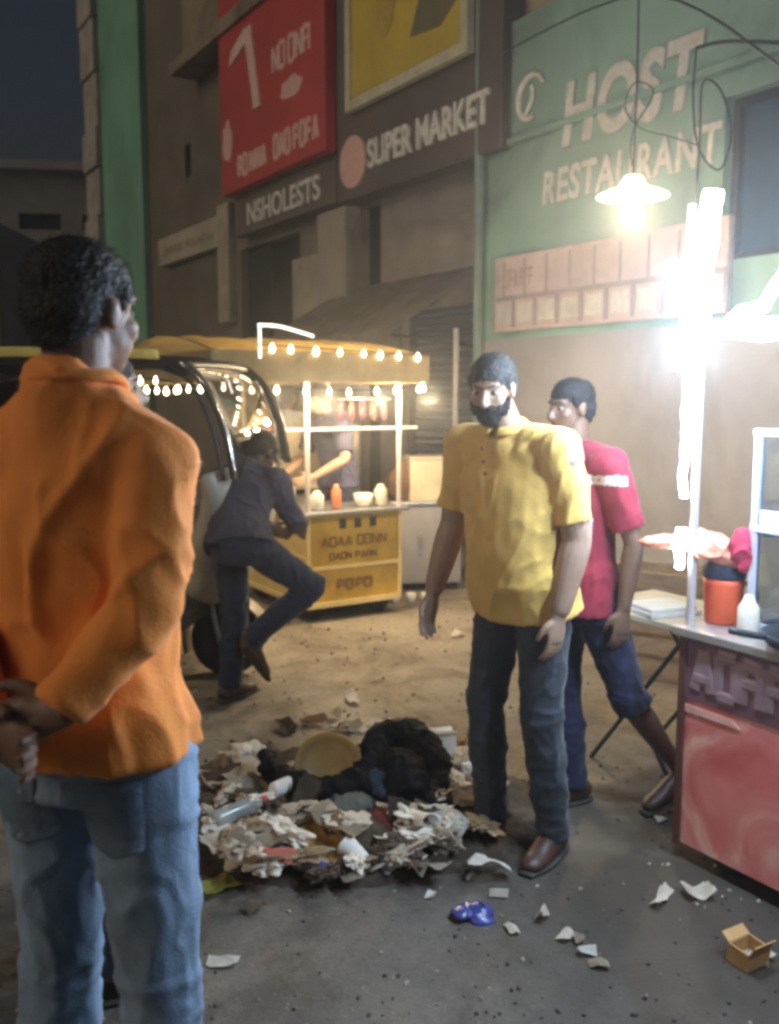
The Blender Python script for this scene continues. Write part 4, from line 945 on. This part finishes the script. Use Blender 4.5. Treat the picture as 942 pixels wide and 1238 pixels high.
for nm, (x0_, x1_, z0_, z1_), n_ in (('shoulder_mark', (-.02, .07, 1.345, 1.38), 4), ('chest_mark', (.05, .11, 1.15, 1.22), 3)):
    bm = B(); scribble(bm, x0_, x1_, z0_, z1_, .3, n_, rnd=random.Random(8), t=.2)
    bmesh.ops.subdivide_edges(bm, edges=bm.edges[:], cuts=2)
    for v in bm.verts:
        dpt = v.co.y-.3; v.co = Vector((0, v.co.x, v.co.z))
        h_ = bv.ray_cast(Vector((-.6, v.co.y, v.co.z)), Vector((1, 0, 0)))
        v.co.x = (h_[0].x if h_[0] is not None else -.1)-.003+dpt*.2
    obj(nm, bm, mat('shirt_white_print', (.6, .5, .52), .7), shirt_o)
# person bent over the rickshaw
p = gr(305, 838)
make_person('person in navy clothes bent over beside the auto rickshaw with one knee raised', (p.x-.0, p.y-.14, 0), R(-35),
    dict(pelvis=(0, -.05, .84), waist=(-.04, .0, .96), chest=(-.08, .09, 1.08), neck=(-.10, .17, 1.2), head=(-.10, .25, 1.28), head_pitch=-45,
         shr=(.07, .15, 1.15), elr=(.09, .28, .94), wrr=(-.02, .44, .86), hdr=(-.3, 1, -.4), shl=(-.26, .13, 1.15), ell_=(-.3, .28, .94), wrl=(-.22, .44, .84), hdl=(0, 1, -.3),
         hpl=(-.09, -.03, .82), knl=(-.1, .02, .46), anl=(-.1, -.03, .09), hpr=(.09, -.02, .82), knr=(.25, .24, .60), anr=(.02, .0, .34), tor=(.1, 1, -1.4), hem=.93),
    (.06, .03, .025), shirt=mat('slate_cotton', (.045, .04, .065), .8, .2), trousers=den('deep_navy', (.01, .013, .035)), shoes=MATS['shoe_brown'], s=.97, vox=.008, sleeve='long', seed=5)
# cook
p = at(412, 560, 7.15)
make_person('cook in a navy shirt working behind the counter of the yellow food cart', (p.x-.02, 7.1, 0), R(128),
    dict(head_yaw=8, head_pitch=-22, chest=(0, .05, 1.27), neck=(0, .1, 1.44), head=(0, .17, 1.57), shr=(.18, .08, 1.4), elr=(.25, .15, 1.12), wrr=(.16, .38, 1.0), hdr=(-.3, 1, -.3), shl=(-.18, .08, 1.4), ell_=(-.27, .12, 1.13), wrl=(-.2, .36, 1.0), hdl=(.2, 1, -.3)),
    (.34, .22, .16), shirt=mat('navy_grey_cotton', (.055, .055, .105), .8, .25), trousers=MATS['deep_navy'], shoes=MATS['shoe_brown'], s=.96, vox=.008, sleeve='short', seed=6)
p = at(348, 500, 8.2)
make_person('bystander in a pale shirt standing with back turned behind the yellow food cart', (p.x, 8.3, 0), R(-20),
    dict(), (.2, .12, .09), shirt=mat('pale_cotton', (.5, .5, .48), .8, .1), trousers=MATS['dark_denim'], shoes=MATS['shoe_brown'], s=.93, vox=.01, sleeve='short', seed=7)

# ================================================================= RUBBISH
paper = [mat('paper_a', (.74, .68, .57), .9, .15, 9, .2), mat('paper_b', (.58, .5, .38), .9, .2, 9, .2, dirt=.4), mat('paper_c', (.82, .79, .72), .85, .1, 9, .2), mat('card', (.36, .25, .14), .9, .2, 9, .2, dirt=.4), mat('paper_tan', (.46, .38, .28), .9, .25, 9, .2, dirt=.5), mat('dark_scrap', (.09, .065, .045), .9, .4, 9, .3)]
def crumple(w, h, amp, seed, n=9, th=.003):
    bm = B(); rnd = random.Random(seed); o_ = Vector((rnd.random()*50, rnd.random()*50, rnd.random()*50))
    a1, a2 = rnd.uniform(0, 6.28), rnd.uniform(0, 6.28); f1 = rnd.uniform(-1, 1)*amp*5
    g = []
    for i in range(n+1):
        row = []
        for k in range(n+1):
            u, v = i/n-.5, k/n-.5
            p = Vector((u*w, v*h, 0)); jag = noise.noise_vector(p*9+o_)*.16*w
            z = amp*(1-abs(noise.noise(p*9+o_))*2)+amp*.6*abs(noise.noise(p*22+o_))+f1*abs(u*math.cos(a1)+v*math.sin(a1))
            row.append(bm.verts.new(p+Vector((jag.x, jag.y, 0))+Vector((0, 0, z))))
        g.append(row)
    for i in range(n):
        for k in range(n):
            if (i in (0, n-1) and k in (0, n-1)) and rnd.random() < .6: continue
            bm.faces.new((g[i][k], g[i+1][k], g[i+1][k+1], g[i][k+1]))
    bmesh.ops.solidify(bm, geom=bm.faces[:], thickness=th)
    mz = min(v.co.z for v in bm.verts)
    for v in bm.verts: v.co.z -= mz
    return bm
def scrap(px, py, size, m, label, group=None, cat_='paper', z=.0, name='paper_scrap', amp=.03, asp=1.0, tilt=(0, 0), rot=None, seed=None):
    seed = seed if seed is not None else int(px*7+py*3)
    g = gr(px, py, z+.01); rnd = random.Random(seed)
    bm = crumple(size, size*asp, amp, seed)
    return tag(obj(name, bm, m, None, False, (g.x, g.y, z+.004), (R(tilt[0]), R(tilt[1]), rot if rot is not None else rnd.uniform(0, 6.28))), label, cat_, group)
# low heap of trodden dark refuse
hc = gr(400, 985)
def heap_h(x, y):
    e = 1-((x+.18)/.86)**2-((y-3.42)/.62)**2
    return max(0, e)
bm = B(); g = []
nx, ny = 90, 70
for i in range(nx+1):
    row = []
    for k in range(ny+1):
        x = -1.1+i*(1.85/nx); y = 2.7+k*(1.4/ny)
        e = heap_h(x, y)+.25*noise.noise(Vector((x*3, y*3, 2)))
        z = -.03 if heap_h(x, y) <= 0 else -.02+.11*max(0, e)**.6*(1+.5*noise.noise(Vector((x*7, y*7, 5))))+(.02*abs(noise.noise(Vector((x*25, y*25, 1)))) if e > 0 else 0)
        row.append(bm.verts.new((x, y, z)))
    g.append(row)
for i in range(nx):
    for k in range(ny): 
        if max(v.co.z for v in (g[i][k], g[i+1][k], g[i+1][k+1], g[i][k+1])) > -.015: bm.faces.new((g[i][k], g[i+1][k], g[i+1][k+1], g[i][k+1]))
tag(obj('trodden_refuse', bm, mat('refuse', (.06, .045, .03), .95, .6, 16, .9, 50), None, True), 'low heap of trodden dark refuse that the rubbish lies on', 'refuse', kind='stuff')
def hz(px, py):
    q = gr(px, py); return .005+.10*heap_h(q.x, q.y)**.6
items = [
 (425, 845, .17, 2, 'torn white paper lying alone on the road beyond the heap', .35), (555, 768, .1, 2, 'small pale paper on the road between the cart and the man in yellow', .6),
 (530, 912, .17, 0, 'square pale cardboard standing up at the right back of the heap', 1.0), (560, 945, .2, 3, 'wide brown cardboard flap at the right back of the heap', .6),
 (572, 965, .18, 4, 'tan wrapping paper at the right side of the heap by the yellow man', .8), (545, 992, .09, 2, 'bright white folded slip at the right side of the heap', 1.8),
 (590, 950, .14, 1, 'beige sheet nearest the jeans of the man in yellow', .7), (466, 884, .12, 0, 'pale paper on top of the black bag', .6),
 (330, 930, .26, 0, 'long cream wrapper leaning on the left slope of the heap', .5), (302, 955, .16, 1, 'beige crumpled bag left of the cream wrapper', 1.0), (285, 935, .12, 0, 'curled cream paper near the left edge of the heap', .7),
 (268, 925, .09, 3, 'brown scrap at the far left back of the heap', .8), (290, 905, .1, 5, 'dark brown scrap at the left back of the heap', .8),
 (380, 872, .12, 3, 'brown card at the very back of the heap', .7), (405, 865, .08, 1, 'small beige paper at the very back of the heap', .8), (345, 880, .15, 5, 'dark flattened packet at the back of the heap', .6), (420, 880, .14, 4, 'tan card behind the round ochre tray', .5),
 (300, 1005, .2, 4, 'wide tan sheet at the left front of the heap', .6), (345, 1000, .26, 1, 'long beige sheet across the middle of the heap', .4), (265, 1022, .14, 0, 'cream square at the left front of the heap', .8),
 (300, 1045, .2, 4, 'tan folded card at the near left of the heap', .7), (405, 1000, .2, 4, 'tan sheet above the flat ochre disc', .5), (325, 1022, .12, 1, 'beige scrap beside the pink wrapper', .8),
 (372, 975, .22, 5, 'dark cloth like sheet in the middle of the heap', .4), (500, 985, .16, 5, 'dark sheet at the right foot of the black bag', .7), (540, 1010, .13, 0, 'pale strip slanting at the right front of the heap', .45),
 (592, 1047, .15, 2, 'white plate like paper in front of the shoes of the man in yellow', .45), (270, 1160, .09, 2, 'small white scrap on the bare road near the camera', .5),
 (800, 1085, .14, 0, 'pale strip on the dark ground left of the stall', .25), (845, 1080, .1, 0, 'curled pale paper under the stall corner', .8), (905, 1150, .12, 0, 'crumpled tan food box on the dark road at the lower right', .8), (800, 990, .05, 2, 'small white scrap by the rear foot of the man in red', .8)]
for (px, py, s_, mi, lab, asp) in items:
    on = 240 < px < 610 and 860 < py < 1075
    scrap(px, py, s_*.95, paper[mi], lab, None, 'paper', hz(px, py) if on else 0, asp=asp, amp=.022 if s_ > .12 else .014, tilt=(random.uniform(-12, 20), random.uniform(-14, 14)) if on else (0, 0), name='paper_sheet')
# standing cardboard
# pink wrapper, green scraps
scrap(338, 1036, .09, mat('pink_wrapper', (.8, .3, .25), .35, .15, 9, .1), 'shiny pink and red wrapper at the front of the heap', None, 'wrapper', hz(338, 1036), 'wrapper', .02)
scrap(268, 1070, .12, mat('yellow_green_card', (.45, .42, .1), .7, .15, 9, .1), 'yellow green card at the near left corner of the heap', None, 'card', .01, 'card_scrap', .012, .7, rot=.7)
# crumpled white plastic bags
def bag(px, py, r, m, lab, z=0, sq=.6, seed=1):
    bm = B(); rnd = random.Random(seed)
    for k in range(5): ell(bm, (rnd.uniform(-.6, .6)*r, rnd.uniform(-.4, .4)*r, r*sq*rnd.uniform(.3, .8)), (r*rnd.uniform(.3, .6), r*rnd.uniform(.3, .55), r*sq*rnd.uniform(.4, .7)))
    tube(bm, [(0, 0, r*sq*.8), (r*.2, 0, r*sq*1.2), (r*.35, .1*r, r*sq*1.5)], [r*.2, r*.08, r*.2], n=8)
    o_ = organic('plastic_bag', bm, m, None, max(.004, r*.05), 1, lambda v: r*.22*noise.noise(v*(1.6/r)*.5)+r*.10*abs(noise.noise(v*(3.2/r)*.5)))
    g_ = gr(px, py, z+r*.3); o_.location = (g_.x, g_.y, z-.01); return tag(o_, lab, 'bag')
wp_ = mat('white_polythene', (.62, .66, .6), .3, .12, 9, .15, 30)
bag(450, 1035, .085, wp_, 'crumpled white plastic bag at the front of the heap beside the ochre disc', .02, .6, 1)
bag(470, 1015, .07, wp_, 'crumpled white plastic bag touching the dark maroon cloth', .04, .6, 2)
bag(515, 1022, .065, mat('clear_polythene', (.6, .58, .54), .3, .1, 9, .15), 'small pale plastic bag at the front right of the heap', .0, .6, 3)
bag(490, 1042, .04, wp_, 'tiny knotted white bag at the front edge of the heap', .0, .6, 4)
bag(575, 1102, .07, mat('blue_polythene', (.05, .06, .22), .25, .3, 9, .15), 'small shiny blue plastic bag on the road in front of the man in yellow', .0, .5, 5)
bag(320, 905, .07, mat('brown_bag', (.1, .06, .04), .7, .3, 9, .15), 'dark brown crumpled bag at the back left of the heap', .04, .6, 6)
# round ochre tray in a black bag
tpx = gr(398, 928, .14)
bm = B(); lathe(bm, [(.02, .0), (.09, .0), (.115, .02), (.13, .04), (.123, .041), (.105, .024), (.085, .010), (.02, .008)], n=40)
o = obj('round_tray', bm, mat('ochre_tray', (.32, .19, .055), .5, .3, 7, .15, dirt=.4), None, True, (tpx.x, tpx.y-.03, .15), (R(62), R(6), 0)); tag(o, 'round ochre bowl lying tilted inside the black bag', 'bowl')
bm = B()
tube(bm, [(-.24, .06, .13), (-.2, -.04, .11), (-.1, -.11, .075), (0, -.13, .06), (.1, -.1, .08), (.17, -.02, .12), (.2, .07, .18), (.3, .1, .19), (.38, .05, .15), (.4, -.06, .08), (.38, -.16, .05)], [.03, .045, .05, .05, .05, .055, .06, .06, .055, .05, .04], n=14)
tube(bm, [(.2, 0, .1), (.28, -.06, .1), (.3, -.18, .06)], [.08, .09, .06], n=12)
tube(bm, [(.36, .05, .12), (.40, -.05, .1), (.37, -.2, .05)], [.03, .03, .03], n=12)
ell(bm, (0, .02, .02), (.2, .14, .06))
o = organic('black_bag', bm, mat('black_bag_fabric', (.006, .006, .008), .7, .4, 6, .4, 40, spec=.12), None, .007, 3, cloth(.022, (9, 9, 9), 6)); o.location = (tpx.x+.0, tpx.y-.03, .05); tag(o, 'torn black bag curled around the round ochre bowl in the heap', 'bag')
bm = B(); ell(bm, (0, 0, .05), (.13, .09, .06)); ell(bm, (.06, -.06, .03), (.1, .07, .04))
o = organic('blue_cloth', bm, mat('slate_blue_cloth', (.035, .05, .085), .85, .3, 8, .4, 60), None, .006, 3, cloth(.014, (11, 11, 9), 8)); q = gr(462, 965, .05); o.location = (q.x, q.y, .08); tag(o, 'slate blue cloth lying against the black bag', 'cloth')
bm = B(); ell(bm, (0, 0, .04), (.11, .08, .05)); ell(bm, (.05, -.05, .02), (.07, .06, .03))
o = organic('maroon_cloth', bm, mat('maroon_cloth', (.12, .03, .025), .85, .3, 8, .4, 60), None, .006, 3, cloth(.014, (11, 11, 9), 12)); q = gr(480, 1000, .05); o.location = (q.x, q.y, .03); tag(o, 'dark maroon cloth in front of the slate blue cloth', 'cloth')
bm = B(); ell(bm, (0, 0, .03), (.08, .06, .04)); ell(bm, (-.04, .02, .03), (.05, .04, .04))
o = organic('grey_green_cloth', bm, mat('grey_green_cloth', (.13, .14, .12), .85, .3, 8, .4, 60), None, .006, 3, cloth(.014, (11, 11, 9), 15)); q = gr(425, 985, .05); o.location = (q.x, q.y, .06); tag(o, 'grey green rag in the middle of the heap', 'rag')
# flat ochre disc
q = gr(386, 1033, .04)
bm = B(); lathe(bm, [(.015, .014), (.06, .012), (.1, .018), (.115, .03), (.118, .022), (.1, .006), (.015, .0)], n=36)
tag(obj('flat_disc', bm, mat('orange_ochre', (.48, .27, .08), .6, .35, 9, .15), None, True, (q.x, q.y, .05), (R(14), R(-6), 0)), 'flat round ochre plate at the front of the heap', 'plate')
# cardboard boxes
def carton(px, py, w, d_, h, m, lab, rz, z=0, tilt=(0, 0)):
    q = gr(px, py, z); t = thing('cardboard_box', lab, 'box', (q.x, q.y, z), rz); t.rotation_euler = (R(tilt[0]), R(tilt[1]), rz)
    bm = B(); e_ = .004
    box(bm, -w/2, w/2, -d_/2, d_/2, 0, e_); box(bm, -w/2, w/2, -d_/2, -d_/2+e_, e_, h); box(bm, -w/2, w/2, d_/2-e_, d_/2, e_, h); box(bm, -w/2, -w/2+e_, -d_/2+e_, d_/2-e_, e_, h); box(bm, w/2-e_, w/2, -d_/2+e_, d_/2-e_, e_, h)
    for v in bm.verts: v.co += noise.noise_vector(v.co*9+Vector((px, py, 0)))*.008
    obj('carton', bm, m, t)
    for s_ in (-1, 1):
        bm = B(); box(bm, -w/2+.003, w/2-.003, 0, d_*.45, 0, .003)
        obj('flap', bm, m, t, False, (0, s_*d_/2, h+.002), (R(35 if s_ > 0 else 120), 0, 0))
    return t
carton(532, 925, .13, .05, .13, paper[0], 'small open pale carton standing at the right back of the heap', R(15), .03)
carton(567, 985, .17, .13, .07, paper[4], 'squashed tan carton at the right of the heap behind the yellow man\'s shoe', R(-25), .0, (8, -6))
carton(905, 1163, .09, .07, .05, mat('food_box', (.5, .3, .12), .7, .2), 'small orange brown takeaway carton on the dark road at the lower right', R(30), 0)
# many small scraps
rnd = random.Random(21)
labs = {0: ('small cream paper scrap lying in the heap', 'small cream scraps in the heap'), 1: ('small beige paper scrap lying in the heap', 'small beige scraps in the heap'), 3: ('small brown card scrap lying in the heap', 'small brown scraps in the heap'), 4: ('small tan paper scrap lying in the heap', 'small tan scraps in the heap'), 5: ('small dark scrap lying in the heap', 'small dark scraps in the heap')}
lump_l = {0: 'crumpled cream paper ball lying in the heap', 1: 'crumpled beige wrapper lying in the heap', 3: 'crumpled brown packet lying in the heap', 4: 'crumpled tan bag lying in the heap', 5: 'crumpled dark packet lying in the heap'}
def lump(px, py, r, mi, seed, z):
    rnd = random.Random(seed); bm = B(); bmesh.ops.create_icosphere(bm, subdivisions=4, radius=1)
    o_ = Vector((rnd.random()*40, rnd.random()*40, 0)); sx, sy, sz = rnd.uniform(.9, 1.9), rnd.uniform(.6, 1.1), rnd.uniform(.35, .7)
    for v in bm.verts:
        n_ = v.co.copy(); d_ = 1+.5*(abs(noise.noise(n_*1.6+o_))*2-.5)-.25*abs(noise.noise(n_*3.2+o_))*2
        v.co = Vector((n_.x*sx, n_.y*sy, n_.z*sz))*r*d_
    g_ = gr(px, py, z); return tag(obj('crumpled_wrapper', bm, paper[mi], None, False, (g_.x, g_.y, z+r*sz*.45), (rnd.uniform(-.3, .3), rnd.uniform(-.3, .3), rnd.uniform(0, 6.28))), lump_l[mi], 'wrapper', lump_l[mi].split(' lying')[0]+' pieces')
for k in range(60):
    while True:
        px, py = rnd.uniform(245, 605), rnd.uniform(872, 1060)
        if ((px-425)/180)**2+((py-968)/98)**2 < 1 and not (345 < px < 505 and 890 < py < 985): break
    lump(px, py, rnd.uniform(.025, .065), rnd.choice([0, 0, 1, 1, 4, 4, 3, 3, 5, 5]), 3000+k, hz(px, py)-.01)
for k, (px, py, r_, mi) in enumerate([(525, 905, .06, 0), (560, 925, .06, 4), (585, 945, .07, 0), (548, 955, .07, 0), (590, 975, .05, 1), (530, 965, .045, 1), (575, 1000, .045, 3), (545, 1000, .04, 0), (298, 920, .08, 0), (275, 965, .055, 1), (310, 975, .05, 0), (262, 1000, .065, 0), (285, 1030, .075, 1), (345, 1010, .07, 0), (505, 1015, .06, 0), (430, 1045, .05, 0), (320, 1050, .06, 0)]): lump(px, py, r_, mi, 7100+k, hz(px, py))
for k in range(40):
    while True:
        px, py = rnd.uniform(245, 605), rnd.uniform(868, 1065)
        if ((px-425)/185)**2+((py-968)/102)**2 < 1 and not (345 < px < 505 and 890 < py < 985): break
    mi = rnd.choice([0, 0, 1, 1, 1, 4, 4, 3, 5])
    scrap(px, py, rnd.uniform(.045, .11), paper[mi], labs[mi][0], labs[mi][1], 'paper', hz(px, py)-.01, amp=rnd.choice([.005, .010, .016]), tilt=(rnd.uniform(-25, 25), rnd.uniform(-25, 25)), asp=rnd.uniform(.5, 1), seed=900+k)
for k, (px, py) in enumerate([(617, 1122), (682, 1130), (710, 1150), (655, 1108), (603, 1080), (570, 1062), (700, 1135), (725, 1165), (310, 1100), (520, 1080)]):
    mi = rnd.choice([0, 2, 5, 4])
    L_ = {0: 'tiny cream scrap strewn on the road in front of the men', 2: 'tiny white scrap strewn on the road in front of the men', 5: 'tiny dark scrap strewn on the road in front of the men', 4: 'tiny tan scrap strewn on the road in front of the men'}[mi]
    scrap(px, py, rnd.uniform(.035, .06), paper[mi], L_, 'tiny scraps strewn in front of the men, '+{0: 'cream', 2: 'white', 5: 'dark', 4: 'tan'}[mi], 'paper', 0, amp=.012, asp=.6, seed=500+k)
# pale objects on the ground under the far cart
for k, px in enumerate((478, 497, 514)):
    q = gr(px, 728); bm = B(); lathe(bm, [(.02, 0), (.03, .01), (.036, .07), (.034, .07), (.028, .012), (.01, .008)], n=14)
    tag(obj('paper_cup', bm, paper[2], None, True, (q.x, q.y, 0)), ['white paper cup on the ground nearest the yellow food cart', 'middle one of three white paper cups on the ground by the steel cabinet', 'white paper cup on the ground farthest right of the yellow food cart'][k], 'cup', 'paper cups on the ground by the carts')

# recognisable bits among the rubbish
def bottle(px, py, z, rz, lab, col):
    g_ = gr(px, py, z); t = thing('plastic_bottle', lab, 'bottle', (g_.x, g_.y, z+.03), rz); t.rotation_euler = (R(86), 0, rz)
    bm = B(); lathe(bm, [(.012, -.1), (.03, -.098), (.032, -.08), (.029, -.02), (.033, .03), (.03, .06), (.013, .085), (.012, .1)], n=18); obj('bottle_body', bm, mat('clear_plastic_bottle', (.7, .75, .75), .15, .05, bump=0, trans=.7), t, True)
    bm = B(); lathe(bm, [(.014, .1), (.015, .103), (.015, .118), (.013, .12)], n=14); obj('cap', bm, mat('cap_'+str(px), col, .4), t, True)
bottle(360, 1048, .03, .9, 'clear crushed plastic bottle with a blue cap at the front of the heap', (.03, .08, .4))
bottle(288, 990, .09, 2.3, 'clear plastic bottle with a red cap on the left slope of the heap', (.5, .03, .03))
for px, py, z, rx, rz, lab in ((505, 1000, .08, 80, .5, 'white paper cup tipped over at the right front of the heap'), (330, 965, .11, 95, 2.4, 'white paper cup lying on the left part of the heap'), (440, 1052, .03, 70, 4, 'white paper cup at the very front of the heap')):
    g_ = gr(px, py, z); bm = B(); lathe(bm, [(.024, 0), (.026, .002), (.036, .085), (.038, .087), (.034, .085), (.024, .006)], n=20)
    tag(obj('paper_cup', bm, paper[2], None, True, (g_.x, g_.y, z+.03), (R(rx), 0, rz)), lab, 'cup')
bm = B(); rnd = random.Random(77)
for k in range(1500):
    y = 1.9+6*rnd.random()**1.6; x = rnd.uniform(-.55, .6)*y; r = rnd.uniform(.0015, .006)*(1+y*.12)
    mt = Matrix.Translation((x, y, r*.3)) @ Euler((rnd.uniform(0, 3), rnd.uniform(0, 3), rnd.uniform(0, 3))).to_matrix().to_4x4() @ Matrix.Diagonal((r*rnd.uniform(.8, 1.6), r, r*rnd.uniform(.5, 1), 1))
    d_ = bmesh.ops.create_icosphere(bm, subdivisions=1, radius=1, matrix=mt)
    mi_ = 1 if rnd.random() < .25 else 0
    for f in {f for v in d_['verts'] for f in v.link_faces}: f.material_index = mi_
tag(obj('road_grit', bm, [mat('grit_dark', (.09, .075, .06), .9, .4), mat('grit_pale', (.36, .32, .26), .9, .3)]), 'loose grit and crumbs scattered over the road', 'grit', kind='stuff')
# ================================================================= LIGHT
def pl(name, p, e, c, r=.05, typ='POINT'):
    l = bpy.data.lights.new(name, typ); l.energy = e; l.color = c; l.shadow_soft_size = r
    o = bpy.data.objects.new(name, l); COL.objects.link(o); o.location = p; return o
pl('hanging_lamp_light', lp-Vector((0, 0, .09)), 100, (1, .80, .52), .05)
for x in (.2, .75, 1.3): pl('stall_light', ons(x, -.28, 1.68), 42, (.62, .79, 1), .05)
pl('stall_post_light', ons(.02, -.09, 1.88), 36, (.62, .79, 1), .05)
for x in (-.3, .1, .5, .9): pl('cart_light', onc(x, -.12, 1.5), 34, (1, .76, .45), .03)
pl('cart_light', onc(.6, .3, 1.58), 5, (1, .85, .62), .05)
SUN_EL, SUN_AZ = R(28), R(248)     # azimuth clockwise from +Y
sl = bpy.data.lights.new('sun', 'SUN'); sl.energy = .66; sl.angle = R(32); sl.color = (1, .84, .64)
so = bpy.data.objects.new('sun', sl); COL.objects.link(so)
dv = Vector((math.sin(SUN_AZ)*math.cos(SUN_EL), math.cos(SUN_AZ)*math.cos(SUN_EL), math.sin(SUN_EL)))
so.rotation_euler = dv.to_track_quat('Z', 'Y').to_euler(); so.location = dv*20
w = bpy.data.worlds.new('World'); S.world = w; w.use_nodes = True
nt = w.node_tree; bg = nt.nodes['Background']; sky = nt.nodes.new('ShaderNodeTexSky'); sky.sky_type = 'NISHITA'; sky.sun_disc = False
sky.sun_elevation = SUN_EL; sky.sun_rotation = SUN_AZ; sky.air_density = 1; sky.dust_density = 4
nt.links.new(sky.outputs[0], bg.inputs[0]); bg.inputs[1].default_value = .011
hzm = bpy.data.materials.new('bloom_haze'); hzm.use_nodes = True
nt = hzm.node_tree; nt.nodes.remove(nt.nodes['Principled BSDF']); pv = nt.nodes.new('ShaderNodeVolumePrincipled')
pv.inputs['Color'].default_value = (.8, .82, .85, 1); pv.inputs['Density'].default_value = .013; pv.inputs['Anisotropy'].default_value = .86
nt.links.new(pv.outputs[0], nt.nodes['Material Output'].inputs['Volume'])
bm = B(); box(bm, -45, 45, -12, 60, -1, 14); tag(obj('added_haze', bm, hzm), kind='stuff')  # haze volume added to spread a bloom around the lamps
# ================================================================= CAMERA
cd = bpy.data.cameras.new('camera'); cam = bpy.data.objects.new('camera', cd); COL.objects.link(cam); S.camera = cam
cam.location = (0, 0, CAMZ); cam.rotation_euler = (R(90)-PITCH, 0, 0)
cd.sensor_fit = 'VERTICAL'; cd.sensor_height = 24; cd.lens = 24*FPX/1238; cd.clip_end = 400; cd.clip_start = .05
cd.dof.use_dof = True; cd.dof.focus_distance = 2.7; cd.dof.aperture_fstop = 2.2
S.render.engine = 'CYCLES'
S.cycles.filter_width = 3.2
S.cycles.sample_clamp_indirect = 6
S.view_settings.view_transform = 'Standard'; S.view_settings.look = 'None'; S.view_settings.exposure = .1; S.view_settings.gamma = 1
S.render.resolution_x = 779; S.render.resolution_y = 1024
